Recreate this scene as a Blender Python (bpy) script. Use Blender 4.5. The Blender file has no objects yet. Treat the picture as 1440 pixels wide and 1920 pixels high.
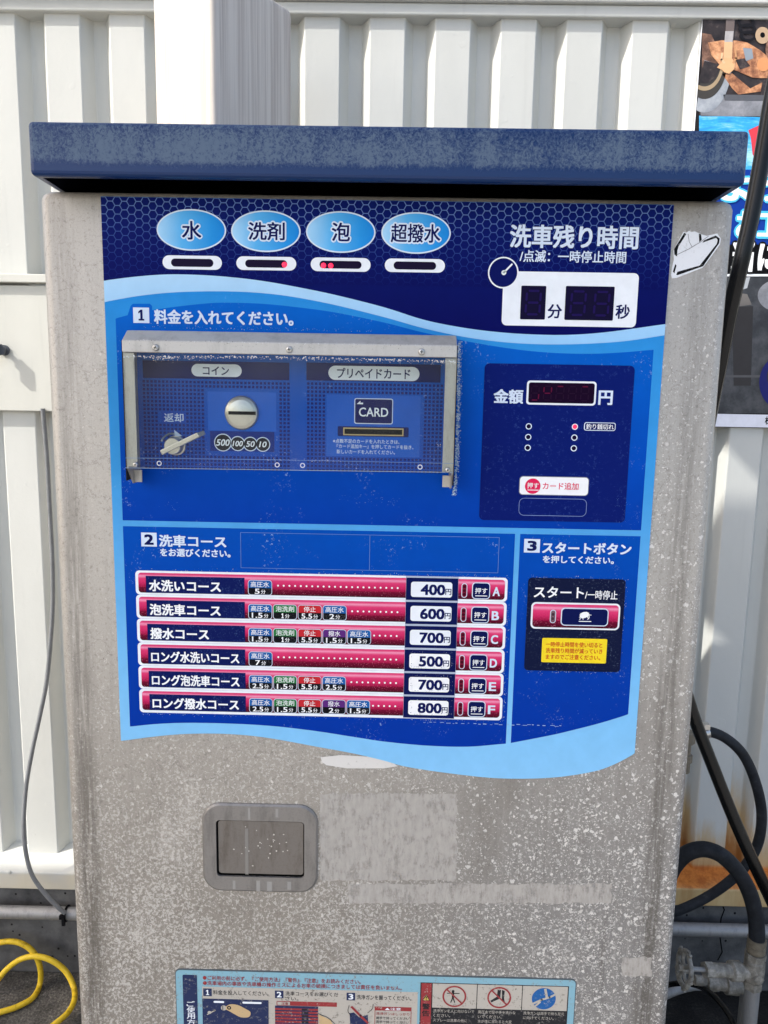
import bpy, math, random
from mathutils import Vector, Matrix
from mathutils.geometry import tessellate_polygon
random.seed(7)
S = bpy.context.scene
COL = S.collection
R = math.radians

# ------------------------------------------------------------------ camera, sky, sun, exposure
PIT, YAW, ROL = R(8.588), R(-0.652), R(1.006)
CAM = Vector((0.0, -0.72, 1.35)); FPX = 1400.0
FW = Vector((math.sin(YAW)*math.cos(PIT), math.cos(YAW)*math.cos(PIT), -math.sin(PIT)))
_r = Vector((math.cos(YAW), -math.sin(YAW), 0)); _u = _r.cross(FW)
RT = math.cos(ROL)*_r + math.sin(ROL)*_u
UP = -math.sin(ROL)*_r + math.cos(ROL)*_u
cd = bpy.data.cameras.new("camera"); co = bpy.data.objects.new("camera", cd); COL.objects.link(co)
cd.sensor_fit = 'VERTICAL'; cd.sensor_height = 36.0; cd.lens = FPX/1920*36.0
cd.clip_start = 0.02; cd.clip_end = 2000
m = Matrix((RT, UP, -FW)).transposed().to_4x4(); m.translation = CAM; co.matrix_world = m
S.camera = co

SUN_DIR = Vector((1.0, 0.45, -0.95)).normalized()          # the way the light travels
w = bpy.data.worlds.new("World"); S.world = w; w.use_nodes = True
nt = w.node_tree
sky = nt.nodes.new('ShaderNodeTexSky'); sky.sky_type = 'NISHITA'; sky.sun_disc = False
sky.sun_elevation = math.asin(-SUN_DIR.z); sky.sun_rotation = math.atan2(-SUN_DIR.x, -SUN_DIR.y)
sky.altitude = 0; sky.air_density = 0.9; sky.dust_density = 3.0; sky.ozone_density = 0.5
nt.links.new(sky.outputs[0], nt.nodes['Background'].inputs[0])
nt.nodes['Background'].inputs[1].default_value = 0.14
sd = bpy.data.lights.new("sun", 'SUN'); sd.energy = 2.2; sd.angle = R(0.5); sd.color = (1.0, 0.965, 0.905)
so = bpy.data.objects.new("sun", sd); COL.objects.link(so)
so.rotation_euler = SUN_DIR.to_track_quat('-Z', 'Y').to_euler(); so.location = (-6, -4, 8)
S.view_settings.view_transform = 'Standard'; S.view_settings.look = 'None'
S.view_settings.exposure = 1.30; S.view_settings.gamma = 1.0

# ------------------------------------------------------------------ measuring: where a sight line meets a plane of the place
def ray(px, py): return FW*FPX + RT*(px-720) - UP*(py-960)
def U(px, py, y=0.0):
    d = ray(px, py); t = (y-CAM.y)/d.y
    return CAM + d*t
def UG(px, py, z=0.0):
    d = ray(px, py); t = (z-CAM.z)/d.z
    return CAM + d*t
def RC(x0, y0, x1, y1, y=0.0):
    xm, ym = (x0+x1)/2, (y0+y1)/2
    return (U(x0, ym, y).x, U(xm, y1, y).z, U(x1, ym, y).x, U(xm, y0, y).z)     # xl, zb, xr, zt

# ------------------------------------------------------------------ materials
def lin(c):
    f = lambda v: v/12.92 if v <= .04045 else ((v+.055)/1.055)**2.4
    return tuple(f(v/255.0) for v in c[:3])
class N:
    """tiny node-tree helper"""
    def __init__(s, name, color=(.5,.5,.5), rough=.5, metal=0.0, spec=.5):
        s.m = bpy.data.materials.new(name); s.m.use_nodes = True; s.t = s.m.node_tree
        s.b = s.t.nodes['Principled BSDF']; s.out = s.t.nodes['Material Output']
        s.b.inputs['Base Color'].default_value = (*color, 1); s.b.inputs['Roughness'].default_value = rough
        s.b.inputs['Metallic'].default_value = metal; s.b.inputs['Specular IOR Level'].default_value = spec
    def n(s, typ, **kw):
        o = s.t.nodes.new(typ)
        for k, v in kw.items(): setattr(o, k, v)
        return o
    def l(s, a, b): s.t.links.new(a, b)
    def pos(s): return s.n('ShaderNodeNewGeometry').outputs['Position']
    def uv(s): return s.n('ShaderNodeTexCoord').outputs['UV']
    def scaled(s, v, sc):
        o = s.n('ShaderNodeVectorMath', operation='MULTIPLY'); s.l(v, o.inputs[0]); o.inputs[1].default_value = sc; return o.outputs[0]
    def add(s, a, b):
        o = s.n('ShaderNodeVectorMath', operation='ADD'); s.l(a, o.inputs[0]); s.l(b, o.inputs[1]); return o.outputs[0]
    def noise(s, v, scale, detail=4, rough=.55):
        o = s.n('ShaderNodeTexNoise'); o.inputs['Scale'].default_value = scale; o.inputs['Detail'].default_value = detail
        o.inputs['Roughness'].default_value = rough; s.l(v, o.inputs['Vector']); return o
    def ramp(s, f, stops, interp='LINEAR'):
        o = s.n('ShaderNodeValToRGB'); e = o.color_ramp.elements; o.color_ramp.interpolation = interp
        while len(e) < len(stops): e.new(.5)
        for i, (p, c) in enumerate(stops):
            e[i].position = p; e[i].color = (*c, 1) if hasattr(c, '__len__') else (c, c, c, 1)
        s.l(f, o.inputs[0]); return o.outputs[0]
    def mix(s, f, a, b, blend='MIX'):
        o = s.n('ShaderNodeMix', data_type='RGBA', blend_type=blend)
        for v, i in ((f, 0), (a, 6), (b, 7)):
            if hasattr(v, 'is_linked') or isinstance(v, bpy.types.NodeSocket): s.l(v, o.inputs[i])
            elif i == 0: o.inputs[0].default_value = v
            else: o.inputs[i].default_value = (*v, 1)
        return o.outputs[2]
    def math(s, op, a, b=None, c=None, clamp=False):
        o = s.n('ShaderNodeMath', operation=op, use_clamp=clamp)
        for i, v in enumerate((a, b, c)):
            if v is None: continue
            if isinstance(v, bpy.types.NodeSocket): s.l(v, o.inputs[i])
            else: o.inputs[i].default_value = v
        return o.outputs[0]
    def xyz(s, v):
        o = s.n('ShaderNodeSeparateXYZ'); s.l(v, o.inputs[0]); return o.outputs
    def mrange(s, v, a, b, c=0.0, d=1.0, smooth=True):
        o = s.n('ShaderNodeMapRange', interpolation_type='SMOOTHSTEP' if smooth else 'LINEAR'); s.l(v, o.inputs[0])
        for i, k in enumerate((a, b, c, d)): o.inputs[i+1].default_value = k
        return o.outputs[0]
    def color(s, c): s.l(c, s.b.inputs['Base Color'])
    def bump(s, h, strength, dist):
        o = s.n('ShaderNodeBump'); o.inputs['Strength'].default_value = strength; o.inputs['Distance'].default_value = dist
        s.l(h, o.inputs['Height']); s.l(o.outputs[0], s.b.inputs['Normal'])

_flat = {}
def flat(c, rough=.48, metal=0.0, name=None, var=.10, spec=.05):
    """printed vinyl or paint of one colour, with a little dirt"""
    k = (c, rough, metal)
    if k in _flat: return _flat[k]
    M = N(name or 'print_%02x%02x%02x' % c, lin(c), rough, metal, spec)
    p = M.pos(); nz = M.noise(p, 60, 5, .65)
    f = M.ramp(nz.outputs['Fac'], [(.3, 1-var), (.7, 1.0)])
    M.color(M.mix(1.0, lin(c), f, 'MULTIPLY'))
    _flat[k] = M.m; return M.m

WHITE = flat((236, 240, 245)); NAVY = flat((8, 18, 88)); NAVYTXT = flat((14, 22, 82)); BLACKISH = flat((20, 20, 34))
PALEWHITE = flat((214, 226, 242)); RED = flat((226, 40, 88)); PUREWHITE = flat((246, 246, 246)); SLOTBLACK = flat((24, 14, 44), .2)

def grad(name, stops, axis='v', rough=.42, noise_amt=.08, scuff=0.0, speck=0.0):
    M = N(name, rough=.48, spec=.05)
    o = M.xyz(M.uv()); f = o[0] if axis == 'u' else o[1]
    c = M.ramp(f, [(p, lin(q)) for p, q in stops])
    nz = M.noise(M.pos(), 50, 5, .6)
    c = M.mix(1.0, c, M.ramp(nz.outputs['Fac'], [(.3, 1-noise_amt), (.7, 1.0)]), 'MULTIPLY')
    if scuff > 0:
        a = M.noise(M.pos(), 420, 3, .7).outputs['Fac']; b = M.noise(M.pos(), 22, 3, .6).outputs['Fac']
        k = M.math('MULTIPLY', M.mrange(a, .60, .68), M.mrange(b, .52, .72))
        c = M.mix(M.math('MULTIPLY', k, scuff), c, lin((160, 190, 225)))
    if speck:
        a = M.noise(M.pos(), 850, 2, .7).outputs['Fac']; lo_ = M.mrange(o[1], .05, .62, 1, .12)
        c = M.mix(M.math('MULTIPLY', M.mrange(a, .54, .62), M.math('MULTIPLY', lo_, speck)), c, lin((48, 10, 26)))
        c = M.mix(M.math('MULTIPLY', M.mrange(a, .38, .32), M.math('MULTIPLY', lo_, speck*.8)), c, lin((236, 150, 176)))
    M.color(c); return M.m

M_NAVYBASE = grad('panel_navy', [(0, (4, 8, 84)), (1, (6, 24, 98))])
M_HEXLINE = grad('hex_lines', [(0, (8, 20, 92)), (.25, (24, 44, 118)), (.6, (58, 82, 148)), (1, (112, 140, 192))])
M_HEX = grad('hex_cells', [(0, (5, 12, 86)), (1, (8, 24, 96))])
M_PALE = grad('pale_wave', [(0, (150, 200, 240)), (1, (176, 214, 242))], 'v')
M_AZURE = grad('azure_border', [(0, (136, 196, 238)), (.16, (124, 190, 236)), (.55, (62, 152, 218)), (.9, (36, 136, 212)), (1, (32, 130, 210))], scuff=.25)
M_CELL1 = grad('royal_cell', [(0, (0, 58, 160)), (.3, (0, 72, 176)), (1, (4, 98, 194))], scuff=.8)
M_CELL2 = grad('royal_cell_low', [(0, (0, 50, 154)), (.5, (0, 60, 162)), (1, (0, 76, 174))], scuff=.7)
M_OVAL = grad('oval_blue', [(0, (168, 214, 244)), (.35, (92, 178, 234)), (.8, (42, 146, 220)), (1, (30, 132, 212))], 'u')
M_PINK = grad('pink_band', [(0, (64, 6, 26)), (.28, (122, 14, 50)), (.30, (160, 22, 66)), (.52, (206, 44, 98)), (.72, (222, 62, 114)), (.84, (240, 150, 180)), (.92, (226, 74, 122)), (1, (214, 56, 108))], speck=.6)
M_WORNNAVY = None
def worn(name, c, chip, amt, sc=700, rough=.5):
    M = N(name, lin(c), rough, spec=.05)
    p = M.pos()
    a = M.noise(p, sc, 3, .75).outputs['Fac']; b = M.noise(p, 45, 4, .6).outputs['Fac']
    k = M.math('MULTIPLY', M.mrange(a, .56, .66), M.mrange(b, .35, .65))
    sx = M.noise(M.scaled(p, (40, 40, 400)), 3, 3, .7).outputs['Fac']
    k = M.math('MAXIMUM', k, M.math('MULTIPLY', M.mrange(sx, .66, .72), .6))
    M.color(M.mix(M.math('MULTIPLY', k, amt), lin(c), lin(chip))); return M.m
M_NAMEPLATE = worn('worn_navy_plate', (10, 22, 82), (90, 120, 170), .45)
M_STARTBG = worn('worn_dark_plate', (14, 22, 54), (110, 124, 150), .55, 420)
M_AMOUNT = worn('amount_navy', (6, 24, 100), (70, 100, 170), .25, 300)
M_PINKWORN = worn('pink_worn', (170, 26, 70), (70, 20, 40), .5, 800)

# weathered stainless steel of the cabinet: dirt streaks and lime flecks, denser low and to the right
def steel_body():
    M = N('weathered_steel', rough=.55, metal=.25, spec=.4)
    p = M.pos(); o = M.xyz(p)
    big = M.noise(M.scaled(p, (3, 3, 2.2)), 1.6, 5, .6).outputs['Fac']
    streak = M.noise(M.scaled(p, (110, 110, 4)), 1.5, 5, .7).outputs['Fac']
    fine = M.noise(p, 700, 3, .7).outputs['Fac']
    wv = M.noise(p, 260, 3, .6)
    pw = M.add(p, M.scaled(wv.outputs['Color'], (.007, .007, .007)))
    mott = M.noise(M.scaled(pw, (1, 1, .8)), 260, 5, .75).outputs['Fac']
    zone = M.noise(M.scaled(p, (1.15, 1, .85)), 5.5, 5, .62).outputs['Fac']
    low = M.mrange(o[2], 1.22, .72, 0, 1)
    right = M.mrange(o[0], -.12, .22, 0, 1)
    clean = M.mrange(o[2], 1.36, 1.50, 0, .5)
    # warm dirt film on the left, bare neutral grey low on the right
    base = M.mix(M.math('MULTIPLY', low, .80), lin((176, 170, 161)), lin((126, 119, 109)))
    base = M.mix(M.math('MULTIPLY', right, M.math('MULTIPLY', low, .80)), base, lin((133, 131, 129)))
    base = M.mix(M.mrange(zone, .56, .74, 0, .55), base, lin((180, 174, 165)))
    base = M.mix(M.mrange(zone, .32, .46, .40, 0), base, lin((118, 111, 102)))
    base = M.mix(M.math('MULTIPLY', M.mrange(streak, .50, .74), M.math('ADD', .20, M.math('MULTIPLY', M.math('MULTIPLY', right, low), .46))), base, lin((104, 99, 94)))
    base = M.mix(M.math('MULTIPLY', M.mrange(streak, .30, .46, 1, 0), .28), base, lin((188, 182, 174)))
    base = M.mix(M.math('MULTIPLY', M.mrange(mott, .53, .66), .42), base, lin((100, 94, 86)))
    base = M.mix(M.math('MULTIPLY', M.mrange(fine, .5, .7), .25), base, lin((92, 87, 81)))
    # crazed hairlines in the film
    cz = M.n('ShaderNodeTexVoronoi', feature='DISTANCE_TO_EDGE'); cz.inputs['Scale'].default_value = 34; M.l(M.add(p, M.scaled(M.noise(p, 60, 4, .7).outputs['Color'], (.02, .02, .02))), cz.inputs['Vector'])
    hair = M.math('MULTIPLY', M.mrange(cz.outputs['Distance'], .0, .018, 1, 0), M.mrange(zone, .44, .56))
    base = M.mix(M.math('MULTIPLY', hair, .35), base, lin((84, 78, 72)))
    # lime: a lichen-like crust to the lower left, crisp chips to the lower right
    lich = M.noise(M.scaled(pw, (1, 1, .85)), 330, 4, .72).outputs['Fac']
    ld = M.math('ADD', M.math('MULTIPLY', zone, .20), M.math('MULTIPLY', low, .075))
    ld = M.math('SUBTRACT', ld, M.math('MULTIPLY', right, .03))
    lk = M.math('MULTIPLY', M.mrange(M.math('ADD', lich, ld), .69, .735), M.math('ADD', .22, M.math('MULTIPLY', low, .36)))
    masks = lk
    dn = M.math('ADD', M.math('ADD', M.math('MULTIPLY', zone, .8), M.mrange(o[2], 1.45, .80, 0, .24, smooth=False)), M.math('MULTIPLY', M.mrange(o[0], -.20, .30, 0, 1, smooth=False), .26))
    for sc, lo, hi in ((190, .62, 1.22), (310, .48, 1.05), (520, .42, 1.0)):
        v = M.n('ShaderNodeTexVoronoi'); v.inputs['Scale'].default_value = sc; M.l(pw, v.inputs['Vector'])
        ch = M.xyz(v.outputs['Color'])
        on = M.math('LESS_THAN', ch[0], M.mrange(dn, lo, hi, 0, .46))        # share of the cells that hold a chip
        ins = M.math('LESS_THAN', v.outputs['Distance'], M.math('ADD', M.math('MULTIPLY', ch[1], .40), .10))
        k = M.math('MULTIPLY', M.math('MULTIPLY', on, ins), M.math('ADD', M.math('MULTIPLY', ch[2], .45), M.math('ADD', .32, M.math('MULTIPLY', right, .34))), clamp=True)
        masks = M.math('MAXIMUM', masks, k)
    masks = M.math('MULTIPLY', masks, M.math('SUBTRACT', 1.0, clean), clamp=True)
    c = M.mix(masks, base, lin((219, 214, 206)))
    # dark streaked bands just inside the rounded edges, stronger lower down
    ed = M.math('MAXIMUM', M.math('MULTIPLY', M.mrange(o[0], -.327, -.317), M.mrange(o[0], -.311, -.294, 1, 0)), M.math('MULTIPLY', M.mrange(o[0], .266, .279), M.mrange(o[0], .286, .296, 1, 0)))
    es = M.noise(M.scaled(p, (90, 90, 5)), 2.2, 5, .7).outputs['Fac']
    lw = M.mrange(o[2], 1.5, .75, .25, 1.0, smooth=False)
    c = M.mix(M.math('MULTIPLY', M.math('MULTIPLY', ed, M.mrange(es, .36, .58)), M.math('MULTIPLY', lw, .72)), c, lin((82, 76, 68)))
    M.color(c)
    M.bump(M.math('ADD', fine, M.math('MULTIPLY', masks, .7)), .25, .0006)
    M.l(M.math('ADD', M.math('MULTIPLY', masks, .3), .42), M.b.inputs['Roughness'])
    return M.m
M_BODY = steel_body()
def plain_steel(name, c, rough=.4, metal=.6, dirt=.5, c2=(70, 66, 62)):
    M = N(name, lin(c), rough, metal, .5)
    p = M.pos(); a = M.noise(M.scaled(p, (1, 1, .25)), 70, 5, .7).outputs['Fac']; b = M.noise(p, 500, 3, .7).outputs['Fac']
    k = M.math('ADD', M.math('MULTIPLY', M.mrange(a, .45, .72), dirt), M.math('MULTIPLY', M.mrange(b, .5, .7), dirt*.35), clamp=True)
    M.color(M.mix(k, lin(c), lin(c2))); M.bump(b, .12, .0005)
    return M.m
M_RAIL = plain_steel('worn_aluminium', (186, 183, 178), .42, .35, .30, (110, 106, 100))
M_BRACKET = plain_steel('bracket_steel', (182, 176, 168), .4, .45, .3)
M_FRAME = plain_steel('return_frame_steel', (134, 130, 126), .42, .45, .5, (84, 81, 78))
M_FLAP = plain_steel('return_flap_steel', (118, 112, 106), .45, .35, .55, (80, 70, 60))
M_BRUSHED = plain_steel('brushed_steel', (206, 200, 190), .28, .85, .12)
M_SCREW = plain_steel('screw_steel', (190, 188, 184), .3, .8, .25)
M_GALV = plain_steel('galvanised_pipe', (150, 149, 147), .5, .35, .5, (104, 104, 106))
M_RESIDUE = None
def roof_mat():
    M = N('chalky_blue_paint', rough=.38, spec=.3)
    p = M.pos(); o = M.xyz(p)
    wv = M.noise(p, 90, 3, .6)
    pw = M.add(p, M.scaled(wv.outputs['Color'], (.012, .012, .012)))
    a = M.noise(M.scaled(pw, (1, 1, .9)), 380, 5, .8).outputs['Fac']
    b = M.noise(M.scaled(p, (1, 1, .25)), 55, 5, .7).outputs['Fac']
    c = M.noise(M.scaled(p, (1, 1, .4)), 7, 3, .6).outputs['Fac']
    h = M.mrange(o[2], 1.540, 1.552, -.26, .02)                      # the lower lip stays clean blue
    h2 = M.mrange(o[2], 1.560, 1.582, .02, -.03)
    s = M.math('ADD', M.math('ADD', M.math('MULTIPLY', a, .58), M.math('MULTIPLY', b, .27)), M.math('ADD', M.math('MULTIPLY', c, .15), M.math('ADD', h, h2)))
    k = M.mrange(s, .45, .585, 0.06, .70)
    M.color(M.mix(k, lin((0, 38, 88)), lin((100, 117, 134))))
    M.l(M.mrange(s, .4, .6, .25, .6), M.b.inputs['Roughness']); M.bump(a, .15, .0006)
    return M.m
M_ROOF = roof_mat()
YF_ = .885
def wall_mat(name, c, rust=True):
    M = N(name, rough=.5, spec=.25)
    p = M.pos(); o = M.xyz(p)
    n1 = M.noise(M.scaled(p, (1, 1, .4)), 6, 5, .6).outputs['Fac']; n2 = M.noise(p, 110, 3, .55).outputs['Fac']; n3 = M.noise(M.scaled(p, (50, 50, 3)), 1, 4, .6).outputs['Fac']
    col = M.mix(M.mrange(n1, .3, .7), lin(c), lin(tuple(int(v*.965) for v in c)))
    col = M.mix(M.math('MULTIPLY', M.mrange(n3, .58, .8), .18), col, lin(tuple(int(v*.8) for v in c)))
    if rust:
        r1 = M.noise(M.scaled(p, (6, 6, 2.0)), 1.6, 6, .7).outputs['Fac']; r2 = M.noise(M.scaled(p, (30, 30, 2.2)), 1.2, 6, .75).outputs['Fac']
        hx = M.mrange(o[0], .38, .50)
        vall = M.mrange(o[1], YF_+.004, YF_+.026, 0, .22)                # water runs down the valleys
        s = M.math('ADD', M.math('ADD', M.math('MULTIPLY', r1, .6), M.math('MULTIPLY', r2, .4)), M.math('ADD', M.mrange(o[2], .28, .54, .42, -.36, smooth=False), vall))
        col = M.mix(M.math('MULTIPLY', M.mrange(s, .50, .84, 0, .85), hx), col, lin((190, 158, 104)))
        col = M.mix(M.math('MULTIPLY', M.mrange(s, .80, 1.05, 0, .9), hx), col, lin((150, 94, 40)))
        top = M.math('MULTIPLY', M.mrange(o[2], .2682, .2692), M.mrange(o[2], .284, .296, 1, 0))
        top = M.math('MULTIPLY', M.math('MULTIPLY', top, M.mrange(M.math('ADD', o[0], M.math('MULTIPLY', r1, .3)), .58, .66)), M.mrange(o[1], YF_+.02, YF_+.004, 0, 1))
        col = M.mix(M.math('MULTIPLY', top, .92), col, M.mix(M.mrange(r2, .4, .65), lin((206, 124, 52)), lin((168, 90, 36))))
        yl = M.noise(p, 5, 3, .5).outputs['Fac']
        s2 = M.math('ADD', yl, M.mrange(o[2], .262, .30, .20, -.5, smooth=False))
        col = M.mix(M.mrange(s2, .5, .75, 0, .35), col, lin((220, 196, 140)))
    M.color(col); M.bump(M.math('ADD', n2, M.math('MULTIPLY', M.mrange(M.noise(p, 38, 2, .4).outputs['Fac'], .70, .76), .7)), .28, .0012); return M.m
M_WALL = wall_mat('cream_painted_steel', (197, 198, 193))
M_BEAM = wall_mat('white_painted_beam', (198, 198, 190), False)
def post_mat():
    M = N('woodgrain_white_vinyl', rough=.5, spec=.2)
    p = M.pos()
    g = M.noise(M.scaled(p, (260, 260, 3.5)), 1.0, 5, .65).outputs['Fac']; g2 = M.noise(M.scaled(p, (60, 60, 1.2)), 1.0, 3, .6).outputs['Fac']
    s = M.math('ADD', M.math('MULTIPLY', g, .6), M.math('MULTIPLY', g2, .4))
    M.color(M.mix(M.mrange(s, .40, .62), lin((204, 195, 184)), lin((176, 165, 155)))); M.bump(g, .1, .0008); return M.m
M_POST = post_mat()
def noisy(name, stops, scale=40, rough=.85, bump=.3, bdist=.003, stretch=(1,1,1), spec=.3, detail=8):
    M = N(name, rough=rough, spec=spec); p = M.scaled(M.pos(), stretch)
    n_ = M.noise(p, scale, detail, .7).outputs['Fac']; b = M.noise(p, scale*.08, 4, .6).outputs['Fac']
    s = M.math('ADD', M.math('MULTIPLY', n_, .65), M.math('MULTIPLY', b, .35))
    M.color(M.ramp(s, [(q, lin(c)) for q, c in stops])); M.bump(n_, bump, bdist); return M.m
def asphalt_mat():
    M = N('worn_asphalt', rough=.95, spec=.2); p = M.pos(); o = M.xyz(p)
    a = M.noise(p, 190, 8, .7).outputs['Fac']; b_ = M.noise(p, 15, 4, .6).outputs['Fac']; e_ = M.noise(p, 4, 4, .6).outputs['Fac']
    s_ = M.math('ADD', M.math('MULTIPLY', a, .65), M.math('MULTIPLY', b_, .35))
    c = M.ramp(s_, [(.36, lin((44, 43, 42))), (.5, lin((88, 86, 82))), (.58, lin((116, 113, 107))), (.66, lin((180, 176, 168)))])
    darker_right = M.mrange(M.math('ADD', o[0], M.math('MULTIPLY', e_, .5)), .50, .62)                      # darker, slightly smoother ground towards the right, with a noisy edge
    darker_right = M.math('MULTIPLY', darker_right, M.mrange(o[0], 1.7, 1.3, 0, 1))
    c = M.mix(M.math('MULTIPLY', darker_right, .85), c, M.mix(1.0, c, lin((60, 56, 52)), 'MULTIPLY'))
    M.color(c); M.bump(a, .9, .004); M.l(M.math('SUBTRACT', .95, M.math('MULTIPLY', darker_right, .35)), M.b.inputs['Roughness']); return M.m
M_ASPHALT = asphalt_mat()
M_BOUNCE = noisy('pale_bounce_ground', [(.35, (150, 147, 140)), (.65, (186, 182, 174))], 30, .9, .2, .003)  # kept pale so the added ground in front reflects more light
def kerb_mat():
    M = N('old_concrete', rough=.92, spec=.25); p = M.pos()
    a = M.noise(p, 14, 6, .65).outputs['Fac']; f = M.noise(p, 260, 3, .6).outputs['Fac']
    c = M.ramp(a, [(.3, lin((62, 62, 63))), (.7, lin((108, 108, 107)))])
    v = M.n('ShaderNodeTexVoronoi'); v.inputs['Scale'].default_value = 55; M.l(p, v.inputs['Vector'])
    hole = M.math('MULTIPLY', M.math('LESS_THAN', v.outputs['Distance'], .16), M.math('LESS_THAN', M.xyz(v.outputs['Color'])[0], .35))
    c = M.mix(hole, c, lin((26, 26, 26)))
    M.color(c); M.bump(M.math('SUBTRACT', f, M.math('MULTIPLY', hole, 2)), .4, .0015); return M.m
M_KERB = kerb_mat()
M_RUBBER = noisy('black_rubber', [(.3, (4, 4, 5)), (.62, (9, 9, 10)), (.68, (44, 44, 44))], 170, .26, .1, .0008, spec=.3)
M_RUBBER_DULL = noisy('dusty_rubber', [(.35, (24, 26, 29)), (.6, (44, 47, 52)), (.75, (78, 78, 76))], 60, .6, .25, .001, spec=.2)
M_GREYCABLE = noisy('grey_cable_sheath', [(.3, (96, 98, 100)), (.7, (126, 128, 130))], 40, .5, .1, .0008)
M_YELLOW = noisy('yellow_hose', [(.36, (150, 118, 24)), (.46, (214, 180, 40)), (.7, (234, 204, 66))], 70, .45, .15, .001)
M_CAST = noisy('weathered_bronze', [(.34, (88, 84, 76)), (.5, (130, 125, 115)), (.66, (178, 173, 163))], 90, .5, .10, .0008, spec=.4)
M_BRASSDARK = noisy('dull_brass', [(.3, (84, 78, 66)), (.7, (140, 130, 112))], 90, .5, .2, .001)
M_TIE = flat((26, 26, 28), .4)
M_GOLD = plain_steel('gilt_trim', (190, 168, 120), .3, .7, .2)

def emis(name, c, st):
    M = N(name, lin(c), .3); M.b.inputs['Emission Color'].default_value = (*lin(c), 1); M.b.inputs['Emission Strength'].default_value = st; return M.m
M_LED = emis('lit_red_led', (255, 30, 70), .55)
M_LEDDIM = flat((96, 14, 50), .25); M_SEGOFF = flat((30, 17, 78), .3); M_SEGRED = flat((92, 16, 52), .3); M_WINDOWDARK = flat((17, 10, 46), .12); M_WINDOWRED = flat((26, 8, 36), .12)

def plastic():
    m_ = bpy.data.materials.new('hazy_clear_acrylic'); m_.use_nodes = True; t = m_.node_tree
    for n_ in list(t.nodes): t.nodes.remove(n_)
    out = t.nodes.new('ShaderNodeOutputMaterial')
    tr = t.nodes.new('ShaderNodeBsdfTransparent'); tr.inputs[0].default_value = (.95, .97, .96, 1)
    gl = t.nodes.new('ShaderNodeBsdfGlossy'); gl.inputs['Roughness'].default_value = .12
    df = t.nodes.new('ShaderNodeBsdfDiffuse'); df.inputs[0].default_value = (.50, .50, .48, 1)
    ge = t.nodes.new('ShaderNodeNewGeometry'); nz = t.nodes.new('ShaderNodeTexNoise'); nz.inputs['Scale'].default_value = 14; nz.inputs['Detail'].default_value = 5
    t.links.new(ge.outputs['Position'], nz.inputs['Vector'])
    mr = t.nodes.new('ShaderNodeMapRange'); mr.inputs[1].default_value = .3; mr.inputs[2].default_value = .7; mr.inputs[3].default_value = .004; mr.inputs[4].default_value = .034
    t.links.new(nz.outputs['Fac'], mr.inputs[0])
    mx = t.nodes.new('ShaderNodeMixShader'); t.links.new(mr.outputs[0], mx.inputs[0]); t.links.new(tr.outputs[0], mx.inputs[1]); t.links.new(df.outputs[0], mx.inputs[2])
    fr = t.nodes.new('ShaderNodeFresnel'); fr.inputs[0].default_value = 1.45
    fm = t.nodes.new('ShaderNodeMath'); fm.operation = 'MULTIPLY'; fm.inputs[1].default_value = .28; t.links.new(fr.outputs[0], fm.inputs[0])
    m2 = t.nodes.new('ShaderNodeMixShader'); t.links.new(fm.outputs[0], m2.inputs[0]); t.links.new(mx.outputs[0], m2.inputs[1]); t.links.new(gl.outputs[0], m2.inputs[2])
    t.links.new(m2.outputs[0], out.inputs[0]); return m_
M_ACRYLIC = plastic()

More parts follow.
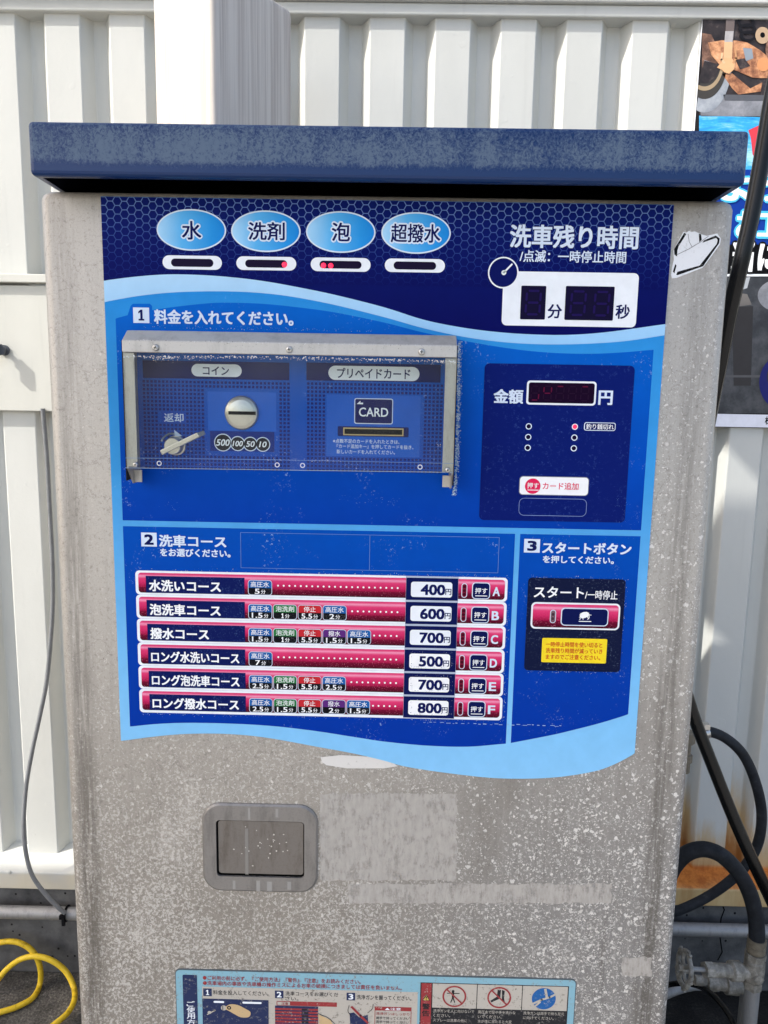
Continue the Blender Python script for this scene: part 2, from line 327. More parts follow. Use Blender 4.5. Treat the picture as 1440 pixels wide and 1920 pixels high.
# ------------------------------------------------------------------ mesh building
def tag(o, label=None, cat=None, group=None, kind=None):
    if label: o['label'] = label
    if cat: o['category'] = cat
    if group: o['group'] = group
    if kind: o['kind'] = kind
    return o
def empty(name, loc, label, cat, group=None):
    o = bpy.data.objects.new(name, None); COL.objects.link(o); o.location = loc; o.empty_display_size = .05
    return tag(o, label, cat, group)
LAY = 0.00016
class MB:
    """collects shapes of one part and links them as ONE mesh object"""
    def __init__(s): s.v = []; s.f = []; s.m = []; s.mats = []; s.uv = []; s.sm = []
    def mi(s, mat):
        if mat not in s.mats: s.mats.append(mat)
        return s.mats.index(mat)
    def add(s, verts, faces, mat, uvs=None, smooth=False):
        b = len(s.v); s.v += [tuple(v) for v in verts]; k = s.mi(mat)
        for f in faces:
            s.f.append([i+b for i in f]); s.m.append(k); s.sm.append(smooth)
            s.uv.append([uvs[i] for i in f] if uvs else [(0, 0)]*len(f))
    # flat shapes facing the viewer side (-y), given as (x, z) outlines
    def poly(s, pts, y, mat, box=None):
        xs = [p[0] for p in pts]; zs = [p[1] for p in pts]
        x0, z0, x1, z1 = box or (min(xs), min(zs), max(xs), max(zs))
        uv = [((p[0]-x0)/max(1e-6, x1-x0), (p[1]-z0)/max(1e-6, z1-z0)) for p in pts]
        tris = tessellate_polygon([[Vector((p[0], p[1], 0)) for p in pts]])
        vs = [(p[0], y, p[1]) for p in pts]; fs = []
        for a, b, c in tris:
            A, B, C = pts[a], pts[b], pts[c]
            cr = (B[0]-A[0])*(C[1]-A[1])-(B[1]-A[1])*(C[0]-A[0])
            fs.append((a, b, c) if cr > 0 else (a, c, b))
        s.add(vs, fs, mat, uv)
    def prism(s, pts, y0, y1, mat, front=None, box=None):
        """outline extruded from y0 (back) to y1 (front)"""
        s.poly(pts, y1, front or mat, box)
        n = len(pts); vs = [(p[0], y0, p[1]) for p in pts]+[(p[0], y1, p[1]) for p in pts]
        s.add(vs, [(i, (i+1) % n, n+(i+1) % n, n+i) for i in range(n)], mat)
    def rect(s, r, y, mat): s.poly([(r[0], r[1]), (r[2], r[1]), (r[2], r[3]), (r[0], r[3])], y, mat)
    def rrect(s, r, rad, y, mat, y0=None, side=None):
        p = rr(r, rad)
        if y0 is None: s.poly(p, y, mat)
        else: s.prism(p, y0, y, side or mat, mat)
    def ell(s, c, rx, rz, y, mat, n=40): s.poly([(c[0]+rx*math.cos(a*2*math.pi/n), c[1]+rz*math.sin(a*2*math.pi/n)) for a in range(n)], y, mat)
    def ring(s, c, r0, r1, y, mat, n=28, rz=1.0):
        vs = []
        for a in range(n):
            t = a*2*math.pi/n; vs += [(c[0]+r0*math.cos(t), y, c[1]+r0*rz*math.sin(t)), (c[0]+r1*math.cos(t), y, c[1]+r1*rz*math.sin(t))]
        s.add(vs, [(2*a, 2*a+1, (2*a+3) % (2*n), (2*a+2) % (2*n)) for a in range(n)], mat)
    def frame(s, pts_out, pts_in, y, mat):
        n = len(pts_out); vs = [(p[0], y, p[1]) for p in pts_out]+[(p[0], y, p[1]) for p in pts_in]
        s.add(vs, [(i, (i+1) % n, n+(i+1) % n, n+i) for i in range(n)], mat)
    def line(s, pts, wd, y, mat):
        for a, b in zip(pts, pts[1:]):
            d = Vector((b[0]-a[0], b[1]-a[1])); d.normalize(); n = Vector((-d.y, d.x))*wd/2; e = d*wd*.35
            s.poly([(a[0]-e.x+n.x, a[1]-e.y+n.y), (a[0]-e.x-n.x, a[1]-e.y-n.y), (b[0]+e.x-n.x, b[1]+e.y-n.y), (b[0]+e.x+n.x, b[1]+e.y+n.y)], y, mat)
    def text(s, body, r, y, mat, bold=.022, outline=0, omat=None, shear=0.0):
        vs, fs, (x0, y0, x1, y1) = glyphs(body, 0, shear)
        sx = (r[2]-r[0])/(x1-x0); sz = (r[3]-r[1])/(y1-y0)
        P = [(r[0]+(v[0]-x0)*sx, r[1]+(v[1]-y0)*sz) for v in vs]
        if outline:
            for k in range(12):
                a = k*math.pi/6; ox, oz = outline*math.cos(a), outline*math.sin(a)
                s.add([(p[0]+ox, y+LAY*.8-k*LAY*.05, p[1]+oz) for p in P], fs, omat)
        bx, bz = bold*min(sx, sz)*1.0, bold*min(sx, sz)*.75                                 # heavier strokes: the glyph laid down several times
        for k, (ox, oz) in enumerate(((0, 0), (bx, bz), (-bx, bz), (bx, -bz), (-bx, -bz), (bx, 0), (-bx, 0), (bx*.5, bz*.5), (-bx*.5, -bz*.5))):
            s.add([(p[0]+ox, y-k*6e-6, p[1]+oz) for p in P], fs, mat)
    # solids
    def box(s, x0, x1, y0, y1, z0, z1, mat):
        v = [(x, y, z) for x in (x0, x1) for y in (y0, y1) for z in (z0, z1)]
        s.add(v, [(0, 1, 3, 2), (4, 6, 7, 5), (0, 4, 5, 1), (2, 3, 7, 6), (0, 2, 6, 4), (1, 5, 7, 3)], mat)
    def tube(s, pts, rad, mat, n=14, caps=True, rfun=None):
        pts = [Vector(p) for p in pts]; N_ = len(pts); vs = []; up = None
        for i, p in enumerate(pts):
            t = (pts[min(i+1, N_-1)]-pts[max(i-1, 0)]).normalized()
            if up is None: up = t.orthogonal().normalized()
            up = (up-t*up.dot(t)).normalized(); b = t.cross(up)
            r = rad if rfun is None else rfun(i/(N_-1))
            vs += [p+up*r*math.cos(a*2*math.pi/n)+b*r*math.sin(a*2*math.pi/n) for a in range(n)]
        fs = [(i*n+a, i*n+(a+1) % n, (i+1)*n+(a+1) % n, (i+1)*n+a) for i in range(N_-1) for a in range(n)]
        s.add(vs, fs, mat, smooth=True)
        if caps: s.add(vs[:n], [tuple(range(n))[::-1]], mat); s.add(vs[-n:], [tuple(range(n))], mat)
    def lathe(s, base, axis, prof, mat, n=20, smooth=True):
        """prof: (distance along axis, radius)"""
        ax = Vector(axis).normalized(); u = ax.orthogonal().normalized(); b = ax.cross(u); base = Vector(base); vs = []
        for d, r in prof: vs += [base+ax*d+u*r*math.cos((k+.5)*2*math.pi/n)+b*r*math.sin((k+.5)*2*math.pi/n) for k in range(n)]
        for i in range(len(prof)-1):
            flatring = abs(prof[i][0]-prof[i+1][0]) < 1e-7
            q = vs[i*n:(i+2)*n]
            s.add(q, [(a, (a+1) % n, n+(a+1) % n, n+a) for a in range(n)], mat, smooth=smooth and not flatring)
        s.add(vs[:n], [tuple(range(n))[::-1]], mat); s.add(vs[-n:], [tuple(range(n))], mat)
    def build(s, name, parent=None, bevel=0, seg=2, label=None):
        me = bpy.data.meshes.new(name); me.from_pydata(s.v, [], s.f)
        for m_ in s.mats: me.materials.append(m_)
        me.polygons.foreach_set('material_index', s.m); me.polygons.foreach_set('use_smooth', s.sm)
        uvl = me.uv_layers.new(name='UVMap'); uvl.data.foreach_set('uv', [c for f in s.uv for q in f for c in q])
        me.update(); o = bpy.data.objects.new(name, me); COL.objects.link(o)
        if parent:
            o.parent = parent
            loc = Vector((0, 0, 0)); q = parent
            while q: loc += q.location; q = q.parent
            o.location = -loc                                          # shapes are written in world metres
        if bevel:
            b = o.modifiers.new('bevel', 'BEVEL'); b.width = bevel; b.segments = seg; b.limit_method = 'ANGLE'; b.angle_limit = R(40)
        if label: o['label'] = label
        return o
def rr(r, rad, n=6):
    x0, z0, x1, z1 = r; p = []
    rad = min(rad, (x1-x0)/2-1e-6, (z1-z0)/2-1e-6)
    for cx, cz, a0 in ((x1-rad, z0+rad, -90), (x1-rad, z1-rad, 0), (x0+rad, z1-rad, 90), (x0+rad, z0+rad, 180)):
        for k in range(n+1):
            a = R(a0+90*k/n); p.append((cx+rad*math.cos(a), cz+rad*math.sin(a)))
    return p
_gl = {}
def glyphs(body, bold, shear=0.0):
    k = (body, bold, shear)
    if k not in _gl:
        c = bpy.data.curves.new('lettering', 'FONT'); c.body = body; c.size = 1; c.offset = bold; c.resolution_u = 3; c.shear = shear
        o = bpy.data.objects.new('lettering', c); COL.objects.link(o)
        dg = bpy.context.evaluated_depsgraph_get()
        me = bpy.data.meshes.new_from_object(o.evaluated_get(dg))
        vs = [(v.co.x, v.co.y) for v in me.vertices]; fs = [tuple(p.vertices) for p in me.polygons]
        xs = [v[0] for v in vs]; ys = [v[1] for v in vs]
        _gl[k] = (vs, fs, (min(xs), min(ys), max(xs), max(ys)))
        bpy.data.objects.remove(o); bpy.data.curves.remove(c); bpy.data.meshes.remove(me)
    return _gl[k]
def spline(pts, n=10):
    pts = [Vector(p) for p in pts]; out = []
    P = [pts[0]*2-pts[1]]+pts+[pts[-1]*2-pts[-2]]
    for i in range(1, len(P)-2):
        a, b, c, d = P[i-1], P[i], P[i+1], P[i+2]
        for k in range(n):
            t = k/n; out.append(.5*((2*b)+(c-a)*t+(2*a-5*b+4*c-d)*t*t+(3*b-a-3*c+d)*t*t*t))
    out.append(pts[-1]); return out
def sp2(pts, n=6):
    return [(v.x, v.y) for v in spline([(p[0], p[1], 0) for p in pts], n)]
def PX(pts, y=0.0): return [(q.x, q.z) for q in (U(a, b, y) for a, b in pts)]
def mm(px): return px*.72/FPX*1.0                                       # length on the cabinet front of a width seen there

# ------------------------------------------------------------------ THE SETTING
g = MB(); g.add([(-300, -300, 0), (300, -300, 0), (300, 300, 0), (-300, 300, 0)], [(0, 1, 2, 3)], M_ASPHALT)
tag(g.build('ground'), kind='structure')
g = MB(); g.add([(-14, -16, .004), (14, -16, .004), (14, -.55, .004), (-14, -.55, .004)], [(0, 1, 2, 3)], M_BOUNCE)  # unseen pale ground added in front to bounce light onto the machine
tag(g.build('bounce_pavement'), kind='structure')

# kerb under the wall
YS = .83                                                                # front of the sill
YF = .885                                                               # front faces of the ribs
k = MB(); k.box(-6, 6, .845, 1.02, 0.0, .226, M_KERB)
for pts in ([(1352, 1690), (1358, 1706), (1352, 1722), (1350, 1740)], [(1350, 1758), (1354, 1785), (1346, 1800)]):
    q = [U(a, b, .8445) for a, b in pts]; k.line([(v.x, v.z) for v in q], .003, .8444, flat((14, 14, 14)))
tag(k.build('concrete_kerb', bevel=.006), 'dark weathered concrete kerb with small holes under the corrugated wall', 'kerb')

# corrugated wall
wall = empty('corrugated_wall', (0, YF, .28), 'cream corrugated metal wall with vertical ribs behind the payment machine', 'wall')
PITCH, X0, FR, FL, DEP = .1296, .0665, .0700, .0165, .031
prof = []
for i in range(-34, 34):
    x = X0+i*PITCH; prof += [(x, YF), (x+FR, YF), (x+FR+FL, YF+DEP), (x+PITCH-FL, YF+DEP)]
b = MB(); n = len(prof)
b.add([(x, y, .272) for x, y in prof]+[(x, y, 2.30) for x, y in prof], [(i, i+1, n+i+1, n+i) for i in range(n-1)], M_WALL)
b.build('siding', wall, bevel=.0015, seg=1)
b = MB(); b.box(-4.3, 4.3, YF-.012, YF+.06, 2.096, 2.118, M_WALL); b.box(-4.3, 4.3, YF-.022, YF+.06, 2.1185, 2.20, M_WALL); b.build('top_trim', wall, bevel=.003)
b = MB()
sx = [(YF+.06, .300), (YF+.06, .2265), (YS, .2265), (YS, .2685), (YF-.001, .281)]
b.add([(-6, y, z) for y, z in sx]+[(6, y, z) for y, z in sx], [(i, (i+1) % 5, 5+(i+1) % 5, 5+i) for i in range(5)], M_WALL); b.build('base_sill', wall, bevel=.003)
for px, py, yy in ((20, 1542, YF+DEP), (1348, 836, YF+DEP), (1302, 1563, YF+DEP), (18, 1635, YS)):
    p = U(px, py, yy); b = MB(); b.lathe((p.x, yy, p.z), (0, -1, 0), [(0, .0042), (.0012, .0042), (.003, .0022)], M_WALL, 12); b.build('rivet', wall)

# box rail on the wall at the left
beam = empty('wall_rail', (-.75, .87, 1.31), 'white painted steel rail fixed across the corrugated wall at the left of the machine', 'rail')
b = MB(); b.box(-3, -.45, .868, YF-.001, 1.312, 1.570, M_BEAM); b.build('face_plate', beam, bevel=.0015)
b = MB(); b.box(-3, -.45, .856, YF-.001, 1.5745, 1.5915, M_BEAM); b.build('top_lip', beam, bevel=.0015)
p = U(9, 657, .868)
b = MB(); b.lathe((p.x, .868, p.z), (0, -1, 0), [(0, .011), (.003, .011), (.004, .0055), (.014, .0055)], flat((84, 88, 94), .4), 18)
b.lathe((p.x-.001, .854, p.z), (0, -1, 0), [(0, .012), (.005, .012)], flat((84, 88, 94), .4), 6, False); b.build('bolt', beam)
b = MB(); b.box(p.x-.016, p.x-.004, .838, .848, p.z-.021, p.z+.017, flat((58, 62, 68), .4)); b.build('bolt_clip', beam, bevel=.001)

# vinyl post standing behind the machine, turned on its corner
PYN = .545; pc = U(400, 200, PYN)
post = MB(); ang = R(55); d1 = Vector((math.cos(ang), math.sin(ang))); d2 = Vector((-math.sin(ang), math.cos(ang)))
W1, W2 = .147, .186; c0 = Vector((pc.x, PYN)); rad = .010
sq = []
for (u_, v_, a0) in ((rad, rad, 180), (W2-rad, rad, 270), (W2-rad, W1-rad, 0), (rad, W1-rad, 90)):
    for k_ in range(6):
        a = R(a0+18*k_); q = c0+d1*(u_+rad*math.cos(a))+d2*(v_+rad*math.sin(a)); sq.append(q)
zt = U(540, 20, c0.y+W2*d1.y).z
n = len(sq); cc = sum(sq, Vector((0, 0)))/n
rings = [(0, 1.0), (zt-.012, 1.0), (zt-.005, .985), (zt-.001, .95), (zt, .90)]
vs = [];
for z, s_ in rings: vs += [(cc.x+(q.x-cc.x)*s_, cc.y+(q.y-cc.y)*s_, z) for q in sq]
post.add(vs, [(i*n+a, i*n+(a+1) % n, (i+1)*n+(a+1) % n, (i+1)*n+a) for i in range(4) for a in range(n)], M_POST, smooth=True)
post.add(vs[-n:], [tuple(range(n))], M_POST)
tag(post.build('vinyl_post'), 'square white post with wood grain turned cornerwise behind the machine', 'post')

# added unseen slab, left and in front, keeping the sun off the machine's face
cn = empty('added_sunblocker', (-3, -1.1, 0), 'added flat grey steel canopy on two posts over the next wash bay', 'sunblocker')
b = MB(); pl = [(-5.2, -1.95), (-.85, -1.95), (-.85, .08), (-1.33, .08), (-1.33, -.11), (-1.75, -.11), (-1.75, -.56), (-5.2, -.56)]  # stepped right end shaped to shade the lower right wall as well
b.add([(x, y, 3.20) for x, y in pl]+[(x, y, 3.25) for x, y in pl], [tuple(range(8))[::-1], tuple(range(8, 16))]+[(k, (k+1) % 8, 8+(k+1) % 8, 8+k) for k in range(8)], M_BEAM); b.build('sunblocker_slab', cn)
for x in (-5.0, -2.4):
    b = MB(); b.box(x-.05, x+.05, -1.80, -1.70, .004, 3.198, M_BEAM); b.build('post', cn, bevel=.004)

# ------------------------------------------------------------------ THE MACHINE
XL, XR, ZT = -.3336, .3096, 1.5352
KD = .52
kiosk = empty('payment_machine', ((XL+XR)/2, KD/2, 0), 'weathered steel car wash payment machine with blue roof and blue control panel', 'payment machine')
b = MB()
pr = [(x, z) for x, z in rr((XL, 0, XR, KD), .012, 6)]                  # plan outline
rg = [(.0, 0), (ZT-.008, 0), (ZT-.003, .0015), (ZT-.0008, .004), (ZT, .008)]
n = len(pr); vs = []; cx, cy = (XL+XR)/2, KD/2
for z, ins in rg:
    vs += [(cx+(x-cx)*(1-ins/.316), cy+(y-cy)*(1-ins/.30), z) for x, y in pr]
b.add(vs, [(i*n+a, i*n+(a+1) % n, (i+1)*n+(a+1) % n, (i+1)*n+a) for i in range(len(rg)-1) for a in range(n)], M_BODY, smooth=True)
b.add(vs[-n:], [tuple(range(n))], M_BODY); b.build('body', kiosk)
b = MB(); X0r, X1r, Y0r, Y1r, Z0r, Z1r = -.3205, .2980, -.040, KD+.01, 1.5370, 1.5815
def q4(x0, x1, y0, y1, z): return [(x0, y0, z), (x1, y0, z), (x1, y1, z), (x0, y1, z)]
vs = q4(X0r, X1r, Y0r, Y1r, Z1r)+q4(X0r, X1r, Y0r, Y1r, Z0r)+q4(X0r+.008, X1r-.008, Y0r+.008, Y1r-.008, Z0r)+q4(X0r+.008, X1r-.008, Y0r+.008, Y1r-.008, Z1r-.003)
b.add(vs, [(0, 1, 2, 3)]+[(k+4, (k+1) % 4+4, (k+1) % 4, k) for k in range(4)]+[(k+8, (k+1) % 4+8, (k+1) % 4+4, k+4) for k in range(4)], M_ROOF)
b.add(vs, [(k+12, (k+1) % 4+12, (k+1) % 4+8, k+8) for k in range(4)]+[(15, 14, 13, 12)], flat((10, 14, 26), .7))  # cavity near black: the shade under the roof is put into its colour
b.build('roof', kiosk, bevel=.0040, seg=3)
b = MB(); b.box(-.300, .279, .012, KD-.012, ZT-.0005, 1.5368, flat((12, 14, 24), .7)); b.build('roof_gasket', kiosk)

# --- printed front panel
PY = -.0014
panel_outline = PX([(187, 368), (1262, 381), (1191, 1411)]) + PX(sp2([(1191, 1411), (1151, 1432), (1109, 1446), (1031, 1457), (934, 1458), (837, 1448), (760, 1436), (720, 1425), (665, 1412), (600, 1400), (500, 1382), (425, 1375), (350, 1375), (290, 1380), (230, 1388)])[1:])
xl, xr = -.2739, .2513
panel_outline[0] = (xl, 1.5309-.001); panel_outline[1] = (xr, 1.5309-.001); panel_outline[2] = (xr, panel_outline[2][1]); panel_outline[-1] = (xl, panel_outline[-1][1])
cp = MB(); cp.prism(panel_outline, .002, PY, flat((150, 190, 220)), M_AZURE)
def Y(n): return PY-LAY*n
# navy sky above the waves
wave_top = sp2([(193, 527), (257, 519), (316, 515), (374, 516), (432, 520), (491, 527), (549, 537), (627, 553), (720, 576.5), (795, 600), (870, 615), (945, 624), (1020, 628), (1080, 627.5), (1145, 622), (1246, 608)])
wave_mid = sp2([(195, 567), (257, 556), (316, 549.5), (374, 547), (432, 547), (491, 550), (549, 557), (627, 572), (720, 595), (795, 616), (870, 632), (945, 642), (1020, 646), (1095, 645), (1170, 640), (1245, 629)])
wave_low = sp2([(216, 598), (246, 590), (286, 582), (335, 575), (393, 569), (432, 568), (491, 570), (549, 575.5), (627, 586), (720, 605), (795, 624), (890, 643), (973, 656), (1040, 662), (1107, 663.5), (1165, 661), (1224, 656)])
def edge(pts):                                                           # snap the ends to the panel's straight sides
    q = PX(pts); return [(xl+.0001, q[0][1])]+[p for p in q[1:-1] if xl+.0006 < p[0] < xr-.0006]+[(xr-.0001, q[-1][1])]
wt, wm = edge(wave_top), edge(wave_mid)
cp.poly([(xl+.0001, 1.5296), *wt, (xr-.0001, 1.5296)], Y(1), M_NAVYBASE)
cp.poly(wt+wm[::-1], Y(1.5), M_PALE)
# honeycomb print
zh = U(700, 532).z; ztop = 1.5296
sH = .00436; vp = sH*math.sqrt(3); gp = .90
cp.poly([(xl+.0001, zh-.004), (xr-.0001, zh-.004), (xr-.0001, ztop), (xl+.0001, ztop)] , Y(.5)-LAY*.0, M_HEXLINE)
def wz(x):                                                               # height of the navy's lower edge at x
    for a, c in zip(wt, wt[1:]):
        if a[0] <= x <= c[0]: return a[1]+(c[1]-a[1])*(x-a[0])/(c[0]-a[0])
    return wt[0][1] if x < wt[0][0] else wt[-1][1]
cp2 = []
hexv, hexf, hexuv = [], [], []
lim = U(700, 535).z
line_poly = [(xl+.0001, ztop), (xr-.0001, ztop), (xr-.0001, lim)] + [(x, max(lim, wz(x)+.0003)) for x in [xr-.0001-(xr-xl-.0002)*i/60 for i in range(61)]]
cp.poly(line_poly, Y(2), M_HEXLINE)
col = 0; x = xl-sH
while x < xr+sH:
    z = ztop+vp+(vp/2 if col % 2 else 0)
    while z > lim-vp:
        pts = []
        for a in range(6):
            px_ = x+gp*sH*math.cos(a*math.pi/3); pz_ = z+gp*sH*math.sin(a*math.pi/3)
            px_ = min(max(px_, xl+.0001), xr-.0001)
            pz_ = min(max(pz_, max(lim, wz(px_)+.0003)), ztop); pts.append((px_, pz_))
        w_ = max(p[0] for p in pts)-min(p[0] for p in pts); h_ = max(p[1] for p in pts)-min(p[1] for p in pts)
        if w_ > .0004 and h_ > .0004:
            bb = len(hexv); hexv += [(p[0], Y(3), p[1]) for p in pts]; hexf.append(tuple(range(bb, bb+6)))
            hexuv += [((p[0]-xl)/(xr-xl), (p[1]-lim)/(ztop-lim)) for p in pts]
        z -= vp
    x += 1.5*sH; col += 1
cp.add(hexv, hexf, M_HEX, hexuv)
# royal blue cells
wl = PX(wave_low); cxl = -.2640; cxr = .2419
z_d1 = (U(232, 977).z+U(1203, 992).z)/2; z_d2 = (U(232, 988).z+U(1200, 1003).z)/2
wl = [(cxl, wl[0][1])]+[p for p in wl[1:-1] if cxl+.001 < p[0] < cxr-.001]+[(cxr, wl[-1][1])]
tab = PX([(246, 574), (250, 570), (282, 570), (286, 574), (286, 582)])
low = [wl[0]]+[p for p in wl[1:] if p[0] < tab[0][0]-.002]+tab+[p for p in wl if p[0] > tab[-1][0]+.001]
cp.poly(low+[(cxr, z_d1), (cxl, z_d1)], Y(1), M_CELL1)
lowc = sp2([(245, 1361), (297, 1356), (355, 1354), (433, 1355.5), (511, 1360), (589, 1369), (667, 1381), (720, 1389), (798, 1396.5), (876, 1398.7), (947, 1393)])
xd1, xd2 = (U(965, 1010).x+U(948, 1390).x)/2, (U(974, 1010).x+U(958, 1390).x)/2
lc = PX(lowc); lc[0] = (cxl, lc[0][1]); lc[-1] = (xd1, lc[-1][1])
cp.poly([(cxl, z_d2)]+lc+[(xd1, z_d2)], Y(1), M_CELL2)
l3 = PX(sp2([(958, 1391.7), (1031, 1377.5), (1070, 1368.5), (1128, 1353.5), (1178, 1338)])); l3[0] = (xd2, l3[0][1]); l3[-1] = (cxr, l3[-1][1])
cp.poly([(xd2, z_d2)]+l3+[(cxr, z_d2)], Y(1), M_CELL2)
# headings
def one(mb, r, y, mat):
    x0, z0, x1, z1 = r; w_, h_ = x1-x0, z1-z0
    mb.poly([(x0+a*w_, z0+c*h_) for a, c in ((.12, 0), (.92, 0), (.92, .15), (.70, .15), (.70, 1), (.42, 1), (.10, .80), (.10, .64), (.38, .76), (.38, .15), (.12, .15))], y, mat)
def num(r, ch):
    R_ = RC(*r); cp.rect(R_, Y(3), PALEWHITE); wx = (R_[2]-R_[0]); hz = R_[3]-R_[1]
    if ch == '1': one(cp, (R_[0]+wx*.28, R_[1]+hz*.16, R_[2]-wx*.28, R_[3]-hz*.14), Y(4), NAVYTXT)
    else: cp.text(ch, (R_[0]+wx*.24, R_[1]+hz*.16, R_[2]-wx*.24, R_[3]-hz*.16), Y(4), NAVYTXT, .045)
num((251, 577, 281, 606), '1'); num((266, 998, 295, 1024), '2'); num((982, 1010, 1011.7, 1035.4), '3')
def T(mb, body, r, lay=4, mat=PALEWHITE, bold=.034, **kw): mb.text(body, RC(*r), Y(lay), mat, bold, **kw)
T(cp, '料金を入れてください。', (291, 583, 550, 609), bold=.034)
T(cp, '洗車コース', (300, 1003.5, 424.4, 1025)); T(cp, 'をお選びください。', (302, 1029, 432.5, 1043))
T(cp, 'スタートボタン', (1016.7, 1017.5, 1182, 1037.5)); T(cp, 'を押してください。', (1017.5, 1042, 1149.7, 1055.5))
T(cp, '洗車残り時間', (956.5, 424, 1195, 466), 5, bold=.028, outline=.0006, omat=NAVYTXT); T(cp, '/点滅：一時停止時間', (974, 471, 1172.5, 493), 5, bold=.018)
def outline_rect(mb, r, wd, lay, rad=0.0, mat=None):
    o_ = rr(RC(*r), rad or .0002, 5); a = RC(*r); i_ = rr((a[0]+wd, a[1]+wd, a[2]-wd, a[3]-wd), max(.0001, rad-wd), 5)
    mb.frame(o_, i_, Y(lay), mat or flat((96, 132, 196)))
outline_rect(cp, (451.8, 1002, 935, 1069), .0005, 3)
q = RC(692.7, 1002, 693.7, 1069); cp.rect(q, Y(3), flat((96, 132, 196)))
# scratches
for a in range(26):
    x0 = 795+a*10.2+random.uniform(-3, 3); ln = random.uniform(2, 8)
    yb = 1353+(x0-795)*.026+random.uniform(-1, 1)
    cp.line(PX([(x0, yb), (x0+ln, yb+.2)]), mm(random.uniform(.6, 1.6)), Y(3.4), flat((150, 178, 214)))
panel = cp.build('control_panel', kiosk)

# ragged paint wear round fittings: many tiny chips of bare primer
CHIP = flat((196, 208, 220), .6, var=.2); CHIP2 = flat((120, 160, 206), .6, var=.2)
def chips(mb, path, spread, count, y, smin=.6, smax=3.0, side=(0, 0), mats=(CHIP, CHIP2)):
    segs = list(zip(path, path[1:])); L = [math.dist(a, c) for a, c in segs]; tot = sum(L)
    for i in range(count):
        t = random.random()*tot
        for (a, c), l_ in zip(segs, L):
            if t <= l_: break
            t -= l_
        f = t/l_; x_ = a[0]+(c[0]-a[0])*f; z_ = a[1]+(c[1]-a[1])*f
        r_ = abs(random.gauss(0, 1))*spread
        x_ += side[0]*r_+random.uniform(-1, 1); z_ += side[1]*r_+random.uniform(-1, 1)
        if abs(side[0])+abs(side[1]) == 0: x_ += random.gauss(0, spread); z_ += random.gauss(0, spread)
        sz = random.uniform(smin, smax)*(1-.5*min(1, r_/(2.5*spread))); an = random.uniform(0, 6.28); k_ = random.randint(4, 6)
        pts = [(x_+sz*random.uniform(.35, 1)*math.cos(an+j*6.283/k_)*random.uniform(.6, 1.3), z_+sz*random.uniform(.35, 1)*math.sin(an+j*6.283/k_)*.8) for j in range(k_)]
        w_ = PX(pts, y); mb.add([(p[0], y-i*2e-8, p[1]) for p in w_], [tuple(range(k_))], random.choice(mats))
wear = MB()
chips(wear, [(859, 640), (857, 780), (853, 900), (848, 930)], 3.6, 1100, Y(3.6), .6, 2.8, (1, 0))
chips(wear, [(270, 614), (560, 620), (700, 622)], 3.5, 150, Y(3.6), .4, 1.6, (0, -1), (CHIP2, CHIP2, CHIP))
chips(wear, [(255, 1071), (949, 1082), (952, 1110), (944, 1345)], 2.4, 420, Y(3.6), .4, 1.6, (0, 0))
chips(wear, [(262, 1337), (640, 1344), (945, 1351)], 2.0, 160, Y(3.6), .4, 1.4, (0, 1))
chips(wear, [(640, 934), (745, 940)], 6, 60, Y(3.6), .3, 1.3, (0, 0), (CHIP2,)); chips(wear, [(310, 945), (330, 950)], 6, 14, Y(3.6), .3, 1.2, (0, 0), (CHIP2,))
chips(wear, [(984, 1259), (1160, 1258), (1173, 1088), (990, 1081)], 2.2, 260, Y(3.6), .4, 1.5)
chips(wear, [(1150, 930), (1190, 960), (1160, 1020), (1000, 1015)], 9, 120, Y(6), .25, .9, (0, 0), (CHIP2,))
chips(wear, [(860, 1365), (1140, 1300)], 20, 40, Y(3.6), .25, 1.0, (0, 0), (CHIP2,))
wear.build('paint_wear', panel)

# function badges and their lamps
def badge(cx_, cy_, r, body, tr):
    c = RC(cx_-65, cy_-39, cx_+65, cy_+39); b = MB(); m_ = ((c[0]+c[2])/2, (c[1]+c[3])/2)
    b.ell(m_, (c[2]-c[0])/2, (c[3]-c[1])/2, Y(4), PALEWHITE, 56); b.ell(m_, (c[2]-c[0])/2-mm(2.6), (c[3]-c[1])/2-mm(2.6), Y(5), M_OVAL, 56)
    b.text(body, RC(*tr), Y(7), NAVYTXT, .018, outline=mm(3.4), omat=PALEWHITE); b.build('function_badge', panel)
badge(360, 432, 0, '水', (343, 416, 378, 450)); badge(499.2, 434.5, 0, '洗剤', (467, 418, 534, 451))
badge(639.3, 436, 0, '泡', (623, 419, 656, 453)); badge(780, 437.7, 0, '超撥水', (733.5, 421.5, 825, 455.5))
def lampbar(r, s, leds):
    b = MB(); R_ = RC(*r); b.rrect(R_, 1, Y(4), WHITE); b.rrect(RC(*s), 1, Y(5), SLOTBLACK)
    o_ = b.build('lamp_bar', panel)
    for x_, y_ in leds:
        p_ = U(x_, y_); c_ = MB(); c_.lathe((p_.x, Y(5), p_.z), (0, -1, 0), [(0, mm(4.8)), (.0005, mm(4.3)), (.0009, mm(2))], M_LED, 12); c_.build('led', o_)
lampbar((306, 480, 417, 506), (322, 486, 401, 501), []); lampbar((444, 482, 556, 507.5), (460.6, 488, 539, 502.5), [(534, 497)])
lampbar((583, 484, 695, 509.7), (599.5, 490, 678, 504.3), [(607, 498.5), (620.5, 499)]); lampbar((721.5, 486, 834, 511.3), (738, 491.5, 817.5, 506.3), [])

